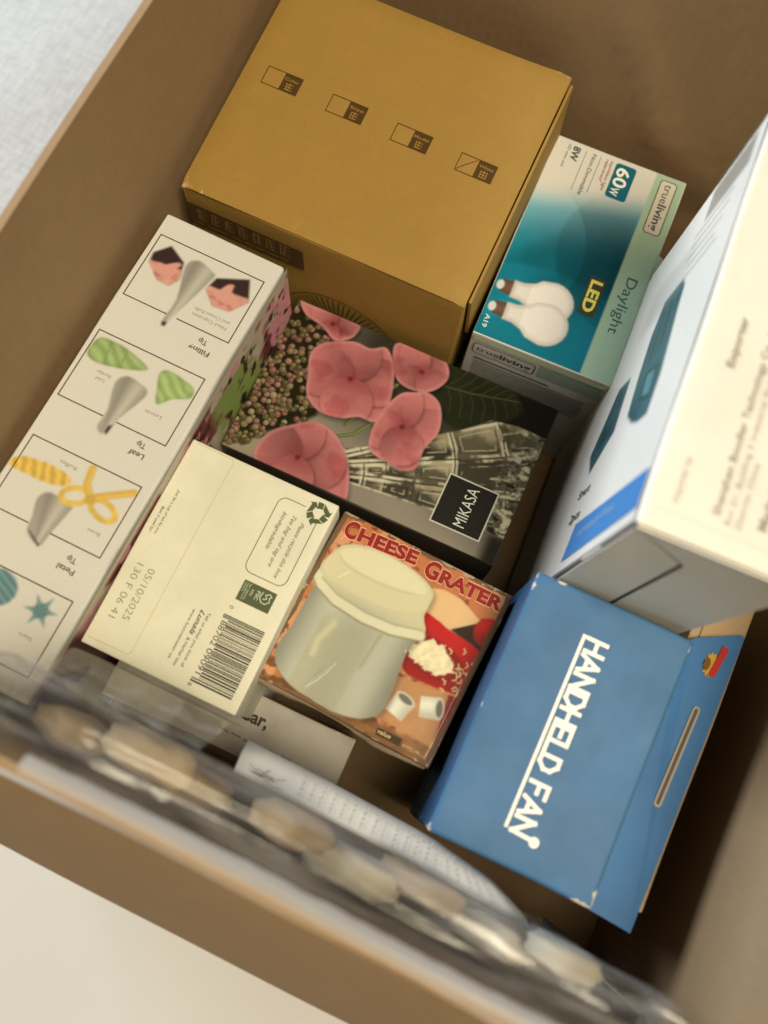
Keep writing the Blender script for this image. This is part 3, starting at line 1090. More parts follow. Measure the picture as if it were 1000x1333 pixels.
# ------------------------------------------------------------------ cream tea box with barcode
def tea_box():
    B = Box('tea_box', 'cream tea box showing a barcode and recycling symbol, beside the cheese grater box', 'box',
            -0.1184, 0.0598, 0.495, 0.23, 1.18, 0.48, 0.0989, 0.1358, 0.158)
    cream = ink(240, 220, 174)
    B.bow = 0.45
    B.body(card('tea_cream', cream, 0.5, (B.w, B.l, B.h), 0.0012, (0.72, 0.66, 0.52), grime=0.05), bevel=0.0009, bulge=0.5, dent=0.3, seed=14)
    B.lines('glue_score', 'top', [[(-45.5, 66.5), (-21.5, 66.2), (-19.9, 64.5), (-19.8, -61.5), (-21.5, -63.2), (-46.5, -63.6)]], 0.30, ink(196, 170, 116), off=0.25)
    gr = ink(86, 88, 52)
    # rounded frame, open at the symbol
    fr = rrect(15.4, 8.6, 42.0, 58.8, 5)
    i0 = 6
    path = fr[i0:] + fr[:1]
    path = [(31.5, 58.8)] + path + [(42.0, 49.0)]
    B.lines('recycling_frame', 'top', [path], 0.45, gr, off=0.25)
    # recycling symbol: three chasing arrows
    ar = []
    for k in range(3):
        a0 = 90 + 120 * k
        rot = lambda x, y: (40.2 + x * math.cos(R(a0)) - y * math.sin(R(a0)), 58.2 + x * math.sin(R(a0)) + y * math.cos(R(a0)))
        ar.append([rot(*q) for q in ((6.9, 2.6), (6.9, -1.0), (3.2, -1.6), (2.6, 1.8))])
        ar.append([rot(*q) for q in ((6.9, -1.6), (3.0, -6.4), (1.0, -4.2), (3.2, -1.9))])
        ar.append([rot(*q) for q in ((4.0, -7.8), (0.2, -7.0), (0.0, -2.6))])
    B.polys('recycling_symbol', 'top', ar, gr, off=0.32)
    sc = ink(104, 92, 58)
    B.text('lettering', 'top', [('Please recycle this box', 33.6, 49.0, -90, 2.7, 37.5, 0.0, 0.45), ('Tea bag and tag are', 27.4, 50.6, -90, 2.7, 34, 0.0, 0.45),
                                ('biodegradable', 21.2, 50.6, -90, 2.7, 25, 0.0, 0.45)], sc, off=0.32)
    B.polys('forest_label', 'top', [[(19.4, 4.0), (40.4, 4.0), (40.4, -8.8), (19.4, -8.8)]], gr, off=0.32)
    lt = ink(214, 206, 160)
    B.lines('forest_tree_mark', 'top', [[(32.6, 1.6), (31.8, -2.2), (33.8, -4.4), (36.2, -4.6), (38.2, -2.6), (37.4, -0.2), (38.4, 0.8), (36.8, 2.0), (34.6, 0.6), (36.0, -1.2), (34.0, -2.4)]], 0.5, lt, off=0.45)
    B.text('lettering', 'top', [('FSC', 29.0, 1.0, -90, 2.3, 5.5, 0.01), ('MIX', 25.6, 0.4, -90, 1.6, 4, 0.0), ('Paper | Supporting', 23.4, 3.0, -90, 1.1, 10, 0.0),
                                ('responsible forestry', 21.8, 3.0, -90, 1.1, 10.5, 0.0), ('www.fsc.org', 20.4, 3.0, -90, 1.0, 6, 0.0)], lt, off=0.45)
    # barcode
    r = random.Random(88)
    bars = []
    v = -19.0
    k = 0
    while v > -61:
        wv = r.choice((0.35, 0.35, 0.7, 0.7, 1.05))
        guard = v > -21.5 or v < -58.2
        bars.append([(17.6 if guard else 21.6, v), (44, v), (44, v - wv), (17.6 if guard else 21.6, v - wv)])
        v -= wv + r.choice((0.35, 0.35, 0.7, 0.7))
    B.polys('barcode', 'top', bars, ink(58, 50, 38), off=0.32)
    bk = ink(70, 62, 46)
    B.text('lettering', 'top', [('88702', 18.2, -22.8, -90, 3.6, 15.5, 0), ('09091', 18.2, -40.4, -90, 3.6, 15.5, 0), ('0', 18.6, -13.2, -90, 2.4, 1.8, 0), ('8', 17.4, -62.0, -90, 2.4, 1.8, 0)], bk, off=0.32)
    B.text('lettering', 'top', [('Tell us what you think of', 9.0, -22.4, -90, 2.0, 34, 0), ('& Herbal teas', 4.8, -40.0, -90, 2.0, 17.5, 0), ('www.bonnemater.us', 0.2, -24.0, -90, 2.0, 31, 0)], bk, off=0.32)
    B.text('lettering', 'top', [('Lunala', 4.6, -22.4, -90, 3.2, 15.5, 0.01, 0.5)], bk, off=0.32)
    B.text('lettering', 'top', [('05/10/2025', -34.4, -14.0, -90, 4.6, 32.5, -0.01), ('130 F 06 41', -42.2, -14.0, -90, 4.6, 34.5, -0.01)], ink(140, 124, 94), off=0.32)
    B.text('lettering', 'top', [('Just be a cup of tea by you.', -42.0, 35.5, -90, 1.9, 30, 0, 0.3), ('Best if used by:', -45.6, 22.5, -90, 1.9, 17, 0, 0.3)], bk, off=0.32)


tea_box()


# ------------------------------------------------------------------ glassware box with flower picture
def glass_box():
    B = Box('glassware_box', 'box with a colour photograph of pink flowers and a crystal vase', 'box',
            -0.0682, 0.2074, 0.545, 0.66, 0.76, -0.17, 0.2002, 0.1217, 0.113)
    dk = card('glassware_side', ink(64, 52, 40), 0.42, (B.w, B.l, B.h), 0.0016, (0.45, 0.40, 0.33), coat=0.2)
    B.body(dk, bevel=0.0016, bulge=0.6, dent=0.5, seed=21)
    p = Paint(-99.3, -60.0, 99.3, 60.0, 0.4, ink(104, 92, 72))
    U, V = p.U, p.V
    # soft grey table in the picture, dark behind
    p.put(sst(-V - 0.30 * U, -6, 44), ink(168, 148, 118))
    p.put(sst(-V - 12, 0, 30) * sst(-U - 35, 0, 30), ink(172, 152, 116))
    p.put(sst(V + 0.25 * U, 6, 40) * sst(U + 20, 0, 50), ink(44, 38, 24))
    p.put(sst(V - 8, -12, 14) * sst(np.abs(U + 20), 40, 10), ink(70, 60, 40))
    p.shade(np.ones_like(U), 0.90 + 0.22 * fbm(U, V, 24, 31))
    # stems
    for st in ([(-10, 30), (-22, 6), (-30, -12)], [(-8, 6), (-22, -16), (-34, -24)], [(30, 40), (18, 10)]):
        p.stroke(st, 2.8, ink(112, 112, 58))
        p.stroke([(a + .7, b + .5) for a, b in st], 0.8, ink(160, 156, 96))
    # leaf with veins
    m, d = p.poly([(14, 42), (18, 58), (34, 68), (58, 66), (80, 56), (68, 36), (42, 18), (24, 24)], ink(54, 54, 30), 0.7, smooth=True)
    p.shade(m, 0.62 + 0.6 * fbm(U, V, 16, 7))
    p.stroke([(14, 42), (40, 46), (80, 56)], 0.7, ink(108, 104, 62))
    dd = p.dist([(14, 42), (18, 58), (34, 68), (58, 66), (80, 56), (68, 36), (42, 18), (24, 24)])
    for k in range(7):
        x = 22 + 8 * k
        for sgn in (1, -1):
            pts = [(x, 43 + 0.16 * (x - 14)), (x + 6, 43 + 0.16 * (x - 14) + sgn * 8), (x + 9, 43 + sgn * 17)]
            old = p.img.copy()
            p.stroke(pts, 0.5, ink(84, 82, 48))
            keep = sst(dd, 0, 1.0)[..., None]
            p.img = p.img * keep + old * (1 - keep)
    p.poly([(66, 60), (110, 64), (110, 32), (86, 33), (70, 34), (78, 50)], ink(36, 30, 18), 2.0)
    # crystal vase lying across: rows of cut facets
    body = [(-26, -30), (0, -14), (22, 2), (44, 18), (60, 33), (78, 37), (106, 36), (112, -30), (100, -42), (83, -40), (43, -43), (14, -46), (-16, -50)]
    m, d = p.poly(body, None, 0.8)
    du, dv_ = U + 51, V + 55
    rad = np.hypot(du, dv_) + 1e-6
    ang = np.degrees(np.arctan2(dv_, du))
    warp = fbm(U, V, 22, 51) - 0.5
    cs = np.log(rad / 38) / 0.27 + 0.16 * warp
    ct = (ang - 6.5) / 10.5 + 0.08 * warp
    fs_, ft = cs - np.floor(cs), ct - np.floor(ct)
    es = np.minimum(fs_, 1 - fs_) * 0.27 * rad
    et = np.minimum(ft, 1 - ft) * R(10.5) * rad
    e = np.minimum(es, et)
    cid = np.sin(np.floor(cs) * 12.9 + np.floor(ct) * 78.2) * 43758.5
    cid = cid - np.floor(cid)
    cid2 = np.sin(np.floor(cs) * 39.3 + np.floor(ct) * 11.1) * 24634.6
    cid2 = cid2 - np.floor(cid2)
    base = np.array(ink(150, 132, 96))
    hl = np.array(ink(232, 212, 164))
    dkc = np.array(ink(74, 64, 46))
    sw = sst(fs_ * (1 - cid2) + ft * cid2 + 0.5 * (fbm(U, V, 12, 63) - 0.5), 0.15, 0.95)
    p.put(m, base * (0.22 + 0.40 * cid + 1.25 * sst(sw, 0.25, 0.85) * sst(cid2, 0.25, 0.6))[..., None])
    brk, brk2 = fbm(U, V, 13, 61), fbm(U, V, 9, 68)
    # bevels: bright outer edge, dark reflection inside, thin bright inner line
    p.put(m * sst(1.5 - np.abs(et - 1.6), 0, 1.0) * sst(brk, 0.34, 0.56), hl)
    p.put(m * sst(1.2 - np.abs(es - 1.3), 0, 0.9) * sst(brk2, 0.44, 0.60) * 0.85, hl)
    p.put(m * sst(1.0 - np.abs(e - 4.0), 0, 0.9) * sst(fbm(U, V, 15, 66), 0.44, 0.56) * 0.8, dkc)
    p.put(m * sst(0.6 - np.abs(e - 5.6), 0, 0.6) * sst(fbm(U, V, 11, 69), 0.44, 0.58) * 0.9, hl * 0.85)
    p.put(m * sst(0.7 - e, 0, 0.5) * sst(brk2, 0.3, 0.5), dkc)
    st = np.sin(ang * 1.5 + 3 * fbm(U, V, 30, 71))
    gate = sst(fbm(U, V, 22, 74), 0.54, 0.62)
    p.put(m * sst(st, 0.84, 0.97) * gate * 0.8, hl)
    p.put(m * sst(V - 2 - 0.1 * U, 0, 16) * sst(60 - U, 0, 20) * 0.45, ink(112, 110, 52))
    # splintery cut at the vase base
    mb = m * sst(U - 76, 0, 14)
    sp = fbm(U * 1.0, V * 1.6, 8, 81, 5)
    p.put(mb * sst(np.abs(sp - 0.5), 0.05, 0.11), ink(150, 134, 100))
    p.put(mb * sst(sp, 0.60, 0.70), hl)
    p.put(mb * sst(0.40 - sp, 0, 0.08), ink(52, 42, 30))
    p.put(sst(U - 84, 0, 10) * sst(-40 - V, -3, 5), ink(52, 44, 34))
    # berries
    reg = [(-106, 66), (-86, 66), (-70, 56), (-66, 40), (-62, 22), (-56, 4), (-50, -14), (-60, -26), (-76, -40), (-86, -52), (-106, -62)]
    mr, dr = p.poly(reg, ink(54, 44, 24), 2.0)
    rr_ = random.Random(5)
    cols = [ink(150, 122, 78), ink(128, 112, 62), ink(172, 124, 92), ink(166, 140, 96), ink(112, 96, 52), ink(158, 106, 84)]
    poly = np.array(reg)
    cnt = 0
    pts = []
    while cnt < 330:
        x, y = rr_.uniform(-101, -46), rr_.uniform(-60, 62)
        iy = int(round((y + 60.0) / 0.4))
        ix = int(round((x + 99.3) / 0.4))
        iy = min(max(iy, 0), U.shape[0] - 1)
        ix = min(max(ix, 0), U.shape[1] - 1)
        if dr[iy, ix] < -0.5:
            continue
        pts.append((x, y))
        cnt += 1
    for (x, y) in pts:
        r0 = rr_.uniform(1.5, 2.5)
        c = np.array(rr_.choice(cols)) * rr_.uniform(0.75, 1.15)
        x0, x1 = int((x - 4 + 99.3) / 0.4), int((x + 4 + 99.3) / 0.4) + 1
        y0, y1 = int((y - 4 + 60) / 0.4), int((y + 4 + 60) / 0.4) + 1
        sl = (slice(max(y0, 0), max(y1, 0)), slice(max(x0, 0), max(x1, 0)))
        u, v = U[sl], V[sl]
        if u.size == 0:
            continue
        dd = np.hypot(u - x, v - y)
        mk = sst(r0 - dd, -0.3, 0.3)[..., None]
        rim = sst(r0 + 0.7 - dd, -0.3, 0.4)[..., None] * 0.6
        p.img[sl] = p.img[sl] * (1 - rim) + np.array(ink(42, 34, 20)) * rim
        sh = (0.62 + 0.55 * sst((u - x) * 0.5 - (v - y) * -0.6 + r0 * 0.4, -r0, r0))[..., None]
        p.img[sl] = p.img[sl] * (1 - mk) + c * sh * mk
        hi = (sst(0.7 - np.hypot(u - x - 0.5, v - y - 0.7), 0, 0.5) * 0.55)[..., None]
        p.img[sl] = p.img[sl] * (1 - hi) + np.array(ink(226, 204, 164)) * hi
    # pink florets
    pink = np.array(ink(216, 130, 114))

    def floret(pts, ctr, npet, seed, a0=0.0, k=1.0):
        sh = p.dist(spline([(a + 1.6, b - 1.8) for a, b in pts]))
        p.shade(sst(sh, -3, 2), 0.5)
        m, d = p.poly(pts, pink * k, 0.5, smooth=True)
        if ctr is None:
            ctr = np.array(pts).mean(0)
        P_ = np.array(pts)
        reach = np.median(np.hypot(P_[:, 0] - ctr[0], P_[:, 1] - ctr[1]))
        rr_ = random.Random(seed)
        dx, dy = U - ctr[0], V - ctr[1]
        rad = np.hypot(dx, dy)
        an = np.arctan2(dy, dx)
        p.shade(m, 0.86 + 0.25 * fbm(U, V, 17, seed + 9))
        for q in range(npet):
            a = a0 + 2 * math.pi * q / npet + rr_.uniform(-0.2, 0.2)
            rl, rw = reach * rr_.uniform(0.52, 0.66), reach * rr_.uniform(0.50, 0.62)
            cx, cy = ctr[0] + rl * 0.95 * math.cos(a), ctr[1] + rl * 0.95 * math.sin(a)
            mp = p.disc(cx, cy, rl, rw, None, 0.5, math.degrees(a)) * m
            sh2 = p.disc(cx + 1.0, cy - 1.0, rl + 0.9, rw + 0.9, None, 1.3, math.degrees(a)) * m
            p.shade(sh2, 0.66)
            tone = pink * k * rr_.uniform(0.80, 1.12)
            along = sst(((U - ctr[0]) * math.cos(a) + (V - ctr[1]) * math.sin(a)) / (2 * rl), 0.0, 0.95)
            across = ((U - ctr[0]) * -math.sin(a) + (V - ctr[1]) * math.cos(a)) / rw
            lit = 1.0 + rr_.uniform(-0.22, 0.22) * across + 0.28 * (fbm(U, V, 11, seed * 7 + q) - 0.5)
            vein = fbm(an * 26 + 50, rad * 0.10, 1.0, seed + q, 2)
            col = tone[None, None, :] * ((0.70 + 0.36 * along) * lit * (0.94 + 0.12 * vein))[..., None]
            col = col * (1 - (0.22 * sst(0.35 - along, 0, 0.35))[..., None] * np.array([0.35, 1.0, 0.8]))
            p.put(mp, col)
        p.put(m * sst(3.4 - d, 0, 3.4) * 0.42, np.array(ink(236, 170, 150)))
        p.shade(m * sst(fbm(U, V, 20, seed + 31), 0.52, 0.72), np.array([0.86, 0.70, 0.72]))
        p.put(m * sst(8 - rad, 0, 8) * 0.5, np.array(ink(172, 72, 66)))
        p.put(m * sst(2.2 - rad, -0.4, 1.2), np.array(ink(126, 54, 50)))

    floret([(-98, 59.5), (-86, 60), (-73.0, 62), (-53.2, 60.5), (-52, 52), (-56, 46), (-64.1, 42.2), (-75.9, 48.1), (-90.1, 51.4)], (-70, 53), 3, 2, 0.4, 1.0)
    floret([(-23.7, 57.0), (-12, 62), (-2, 63.5), (12.8, 61.3), (20.5, 49.4), (13.0, 35.0), (-2.7, 30.8), (-15.5, 37.3)], (2, 46), 4, 4, 0.9, 0.9)
    floret([(-74.1, 24.8), (-69.5, 36.7), (-51.2, 46.6), (-38, 47), (-27.4, 52.0), (-15.9, 38.2), (-8.8, 14.1), (-12.3, -1.4), (-24, -3), (-34.5, -8.8), (-50.6, -10.7), (-63.5, -3.0), (-68.8, 10.8)], (-41, 20), 4, 6, 0.2)
    floret([(-5.1, 24.3), (4, 30), (12.2, 33.6), (23.6, 28.4), (30.2, 11.2), (26.4, -5.4), (26.6, -20.0), (18, -26), (8.8, -24.9), (-6.1, -22.2), (-11.2, -11.3), (-11.3, 6.7)], (6, 3), 4, 8, 0.5, 1.05)
    floret([(-76.1, -44.8), (-72, -36), (-62.3, -27.6), (-52, -20), (-41.4, -18.7), (-28.1, -24.3), (-15.1, -38.0), (-6.9, -57.5), (-10, -66), (-30, -70), (-60.5, -68), (-76.1, -58.4)], (-49, -47), 4, 10, 0.1)
    p.soften(1)
    p.img = np.clip(p.img, 0, 1) ** 1.14 * 0.82
    pm = printmat('flower_print', 0.32, 0.14, 0.08, 18)
    B.photo('printed_panel', 'top', p, pm, 0.25, bend=lambda U, V: 0.12 * np.sin(U / 23) * np.sin(V / 17))
    B.polys('name_badge_border', 'top', [[(49.2, -49.8), (85.4, -49.8), (85.4, -13.2), (49.2, -13.2)]], ink(196, 184, 150), off=0.50)
    B.polys('name_badge', 'top', [[(50.2, -48.8), (84.4, -48.8), (84.4, -14.2), (50.2, -14.2)]], ink(28, 22, 14), off=0.55)
    B.text('lettering', 'top', [('MIKASA', 72.6, -45.6, 90, 8.6, 28.5, -0.008)], ink(226, 214, 180), off=0.62)


glass_box()


# ------------------------------------------------------------------ cheese grater box
def cheese_box():
    B = Box('cheese_grater_box', 'worn orange box lettered cheese grater with a pale plastic grater pictured', 'box',
            -0.0119, 0.0723, 0.513, -2.65, 1.03, -1.63, 0.1168, 0.1143, 0.140)
    side = card('grater_box_side', ink(120, 84, 52), 0.6, (B.w, B.l, B.h), 0.006, (0.42, 0.34, 0.24), grime=0.16)
    B.body(side, bevel=0.0018, bulge=1.0, dent=0.9, seed=33)
    p = Paint(-57.6, -56.4, 57.6, 56.4, 0.4, ink(204, 128, 76))
    U, V = p.U, p.V
    n = fbm(U, V, 13, 3, 5)
    p.put(sst(n, 0.48, 0.62), ink(222, 158, 104))
    p.put(sst(fbm(U, V, 5, 9, 4), 0.60, 0.72), ink(150, 82, 46))
    p.put(sst(-26 - V, 0, 12) * sst(fbm(U, V * 2.5, 9, 17), 0.42, 0.55), ink(136, 88, 50))
    p.put(sst(-50 - V + 0.2 * U, 0, 6) * 0.8, ink(150, 104, 58))
    # cheese slab, tomato, dark gap
    p.poly([(12.6, 38.7), (20, 41), (31.6, 40.6), (49.0, 33.2), (34.2, 20.4), (16.2, 20.9)], ink(232, 186, 128), 0.6)
    p.shade(p.dist([(34.2, 20.4), (49, 33.2), (46, 27), (36, 18)]) > -0.5, 0.75)
    p.poly([(33.8, 21.2), (47.7, 33.0), (58, 33), (60, 14), (49, 18)], ink(60, 42, 28), 0.5)
    m = p.disc(55.5, 29.5, 9.8, 9.2, ink(196, 44, 32), 0.6)
    p.shade(m, 0.7 + 0.5 * sst(10 - np.hypot(U - 53, V - 33), 0, 9))
    # red bowl
    m, d = p.poly([(14, 21.3), (24, 22.5), (33.2, 20.4), (51.8, 18.3), (61.3, 12.0), (61.9, -1.8), (56.3, -10.4), (46.4, -13.2), (30, -14.5), (19.5, -13.3), (16.6, -4.1)], ink(196, 36, 34), 0.6, smooth=True)
    p.shade(m, 0.72 + 0.35 * sst(V - 0.1 * U, -14, 18))
    m, _ = p.poly([(17, 8), (30, 12), (46, 8), (52, 0), (46, -8), (30, -10), (18, -6)], ink(150, 28, 26), 1.0, smooth=True)
    # grated heap and shreds
    gm, gd = p.poly([(17.5, 2), (24, 9), (33, 10), (42, 5), (46, -1), (42, -6), (30, -7), (18, -4)], None, 1.2, smooth=True)
    gmask = sst(gd + 5.0 * (fbm(U, V, 3.4, 23, 4) - 0.5), -0.5, 0.8)
    p.put(gmask, ink(240, 216, 164))
    p.shade(gmask, 0.78 + 0.42 * fbm(U, V, 2.6, 29, 3))
    rr_ = random.Random(6)
    for k in range(26):
        x, y = rr_.uniform(26, 58), rr_.uniform(-12, 12)
        if rr_.random() < 0.5:
            x, y = rr_.uniform(46, 57), rr_.uniform(-18, 8)
        a = rr_.uniform(0, 3.1)
        p.stroke([(x, y), (x + 2 * math.cos(a), y + 2 * math.sin(a)), (x + 3.4 * math.cos(a + .7), y + 3.4 * math.sin(a + .7))], 0.7, ink(236, 204, 140))
    # board with two pale grater drums
    m, d = p.poly([(17.8, -18.1), (52.8, -13.5), (54.9, -45.8), (19.1, -44.6)], ink(196, 142, 90), 0.4)
    p.shade(m, 0.86 + 0.3 * fbm(U, V, 7, 44))
    p.poly([(50, -14), (58, -12), (58, -40), (54, -42)], ink(150, 40, 40), 0.8)
    for c, a in (((27.6, -33), 78), ((44, -25.5), 20)):
        ca, sa = math.cos(R(a)), math.sin(R(a))
        q = lambda x, y: (c[0] + x * ca - y * sa, c[1] + x * sa + y * ca)
        m, d = p.poly([q(-6.5, -6), q(-6.5, 6), q(5, 6.5), q(5, -6.5)], ink(232, 216, 180), 0.5)
        xl_ = -(U - c[0]) * sa + (V - c[1]) * ca
        p.shade(m, 0.70 + 0.36 * np.exp(-((xl_ - 1.5) / 4.5) ** 2))
        e = q(5, 0)
        p.disc(e[0], e[1], 3.0, 6.6, ink(214, 200, 168), ang=a)
        p.disc(e[0], e[1], 2.0, 5.0, ink(128, 118, 96), ang=a)
    p.poly([(21.5, -49.5), (37.5, -49.0), (38, -53.6), (22, -54.0)], ink(74, 52, 30), 0.4)
    # the big pale container
    cont = [(-52, 29.7), (-47.3, 37.6), (-34.1, 43.0), (-14.7, 44.2), (3.0, 41.8), (14.3, 36.3), (15.6, 27.8), (16.0, 20.3), (20.8, 12.8), (18.9, 6.9), (16.6, -5.7), (18.9, -23.3), (19.6, -38.2), (15.2, -47.0), (3.6, -52.6),
            (-15.1, -54.6), (-36.1, -52.3), (-48.9, -45.6), (-53.8, -36.1), (-52.2, -22.9), (-52.3, -5.7), (-52.2, 8.6), (-56.5, 14.6), (-54.2, 21.7)]
    sh = p.dist(spline([(a + 2.2, b - 1.2) for a, b in cont], 4))
    p.shade(sst(sh, -2.5, 1.5), 0.62)
    m, d = p.poly(spline(cont, 4), ink(196, 184, 150), 0.5)
    p.put(m * sst(V - 8, -3, 8), ink(216, 197, 148))
    side_t = (U + 18) / 36
    body = m * sst(8 - V, -2, 3)
    p.shade(body, 0.86 + 0.20 * np.exp(-((side_t + 0.45) / 0.25) ** 2) + 0.12 * np.exp(-((side_t - 0.55) / 0.3) ** 2) - 0.30 * sst(np.abs(side_t), 0.62, 1.05) + 0.10 * (fbm(U, V, 20, 95) - 0.5))
    p.put(body * sst(np.abs(side_t + 0.1) - 0.42, 0.06, 0) * sst(-V + 2, 0, 14) * 0.35, ink(176, 158, 112))
    # lid cap and its flange
    lidm, ld = p.poly([(-53, 19), (-50, 31), (-44, 38), (-30, 43.4), (-10, 43.8), (6, 40), (14, 33), (14.5, 24), (4, 17.5), (-14, 13.5), (-34, 13)], None, 0.6, smooth=True)
    p.shade(lidm, 1.06)
    top, td = p.poly([(-47, 31), (-44, 37), (-30, 42.4), (-10, 42.8), (6, 38.6), (10, 33), (-4, 28), (-24, 26), (-40, 27)], None, 0.8, smooth=True)
    p.put(top, ink(230, 211, 162))
    p.shade(m * sst(1.6 - np.abs(td), 0, 1.6) * sst(32 - V, 0, 3), 0.86)
    fl = [(-55.5, 14.0), (-50, 9.5), (-36.7, 4.5), (-15.9, 2.8), (2.9, 4.4), (19.2, 9.0)]
    p.stroke(fl, 6.2, ink(228, 210, 166), 1.0)
    p.stroke([(a, b - 3.4) for a, b in fl], 1.0, ink(158, 140, 96), 0.9)
    p.stroke([(a, b + 3.6) for a, b in fl[1:]], 0.9, ink(186, 166, 118), 0.9)
    p.stroke([(-30, -8), (-34, -22), (-33, -30)], 3.0, ink(216, 200, 150), 2.4)
    p.stroke([(-2, -2), (-4, -24)], 1.2, ink(172, 156, 112), 1.6)
    p.soften(1)
    p.img = np.clip(p.img, 0, 1) ** 1.12
    pm = printmat('grater_print', 0.42)
    B.photo('printed_panel', 'top', p, pm, 0.45, bend=lambda U, V: 0.2 * np.sin(U / 16) * np.sin(V / 13) - 1.6 * sst(np.maximum(np.abs(U), np.abs(V)), 52, 57.5) * fbm(U, V, 12, 5))
    red = ink(150, 34, 30)
    items = []
    for s, u, v, a, h, w in (('C', -52.2, 42.4, 3, 10.6, 8.6), ('HEESE', -42.6, 43.4, 4.5, 8.4, 39.5), ('G', 3.2, 43.2, 1, 10.6, 9.4), ('RATER', 13.6, 43.6, 1.5, 8.4, 41.5)):
        items.append((s, u, v, a, h, w, 0.045, 0))
    B.text('lettering_edge', 'top', [(s, u - 0.3, v - 0.3, a, h + .6, w + .6, 0.06, 0) for s, u, v, a, h, w, _, _ in items], ink(232, 180, 130), off=0.85)
    B.text('lettering', 'top', items, red, off=0.95)
    B.text('lettering', 'top', [('value', 22.6, -52.6, 1.5, 2.6, 8.4, 0.02, 0.2), ('grater set', 39, -52.2, 1.5, 1.7, 11, 0, 0)], ink(206, 170, 110), off=0.85)
    # clear shrink wrap with crinkles over the top
    m_, nt, b_ = nodes('shrink_wrap_film')
    nt.nodes.remove(b_)
    gl = N(nt, 'ShaderNodeBsdfGlossy')
    gl.inputs['Roughness'].default_value = 0.10
    tr = N(nt, 'ShaderNodeBsdfTransparent')
    fr_ = N(nt, 'ShaderNodeFresnel')
    fr_.inputs['IOR'].default_value = 1.24
    mx = N(nt, 'ShaderNodeMixShader')
    nt.links.new(fr_.outputs[0], mx.inputs[0])
    nt.links.new(tr.outputs[0], mx.inputs[1])
    nt.links.new(gl.outputs[0], mx.inputs[2])
    nt.links.new(mx.outputs[0], nt.nodes['Material Output'].inputs[0])
    n = 170
    gx, gy = np.meshgrid(np.linspace(-57.5, 57.5, n), np.linspace(-56.3, 56.3, n))
    hz = 1.5 + 0.25 * fbm(gx, gy, 20, 90, 1)
    rr_ = random.Random(15)
    creases = [((-28, -50), (-18, -28), 3.4), ((-46, -34), (-30, -30), 2.6), ((-44, 16), (-36, 26), 3.0), ((-10, -12), (2, -26), 2.2), ((10, 10), (16, -6), 2.0), ((-56, -44), (-40, -54), 2.4)]
    creases += [((rr_.uniform(-55, 50), rr_.uniform(-55, 50)), (rr_.uniform(-12, 12), rr_.uniform(-12, 12)), rr_.uniform(0.8, 1.6)) for _ in range(4)]
    for k, (a, b, hh) in enumerate(creases):
        a = np.array(a, float)
        b = np.array(b, float) if k < 6 else a + np.array(b)
        e = b - a
        t_ = np.clip(((gx - a[0]) * e[0] + (gy - a[1]) * e[1]) / (e @ e), 0, 1)
        dd_ = np.hypot(gx - a[0] - t_ * e[0], gy - a[1] - t_ * e[1])
        hz = hz + 0.38 * hh * np.exp(-(dd_ / 0.7)) * np.sin(np.pi * np.clip(t_, 0.08, 0.92))
    edge_ = np.maximum(np.abs(gx) / 57.5, np.abs(gy) / 56.3)
    hz = hz - 0.7 * sst(edge_, 0.93, 1.0)
    vs = [(x / 1000, y / 1000, B.h + z / 1000) for x, y, z in zip(gx.ravel(), gy.ravel(), hz.ravel())]
    fs = [[j * n + i_, j * n + i_ + 1, (j + 1) * n + i_ + 1, (j + 1) * n + i_] for j in range(n - 1) for i_ in range(n - 1)]
    mesh_obj('shrink_wrap', vs, fs, m_, B.root, smooth=True)
    # torn lower edge lifting off the front side
    vs, fs = [], []
    r = random.Random(9)
    n = 30
    w, l, h = B.w / 2, B.l / 2, B.h
    for i in range(n + 1):
        s = i / n
        x = -w + 0.002 + s * (2 * w - 0.004)
        o = 0.0016 + 0.0014 * math.sin(9 * s + 1) + 0.0007 * r.random()
        dz = 0.006 + 0.004 * math.sin(6.5 * s) + 0.002 * r.random()
        vs += [(x, -l - 0.0004, h - 0.0012), (x, -l - o, h - dz * 0.6), (x, -l - o * 0.9, h - dz - 0.003)]
    for i in range(n):
        for k in range(2):
            a = i * 3 + k
            fs.append([a, a + 1, a + 4, a + 3])
    t = mesh_obj('torn_edge', vs, fs, card('torn_card', ink(150, 122, 88), 0.8, grime=0.2), B.root, smooth=True)
    sm = t.modifiers.new('thickness', 'SOLIDIFY')
    sm.thickness = 0.0006


cheese_box()


# ------------------------------------------------------------------ blue handheld fan box
FANL = {'H': [[(0, 0), (0, 1)], [(1, 0), (1, 1)], [(0, .5), (1, .5)]], 'A': [[(0, 0), (.5, 1), (1, 0)], [(.22, .32), (.78, .32)]],
        'N': [[(0, 0), (0, 1), (1, 0), (1, 1)]], 'D': [[(0, 0), (0, 1), (.55, 1), (1, .68), (1, .32), (.55, 0), (0, 0)]],
        'E': [[(1, 0), (0, 0), (0, 1), (1, 1)], [(0, .5), (.85, .5)]], 'L': [[(0, 1), (0, 0), (1, 0)]], 'F': [[(0, 0), (0, 1), (1, 1)], [(0, .5), (.8, .5)]]}


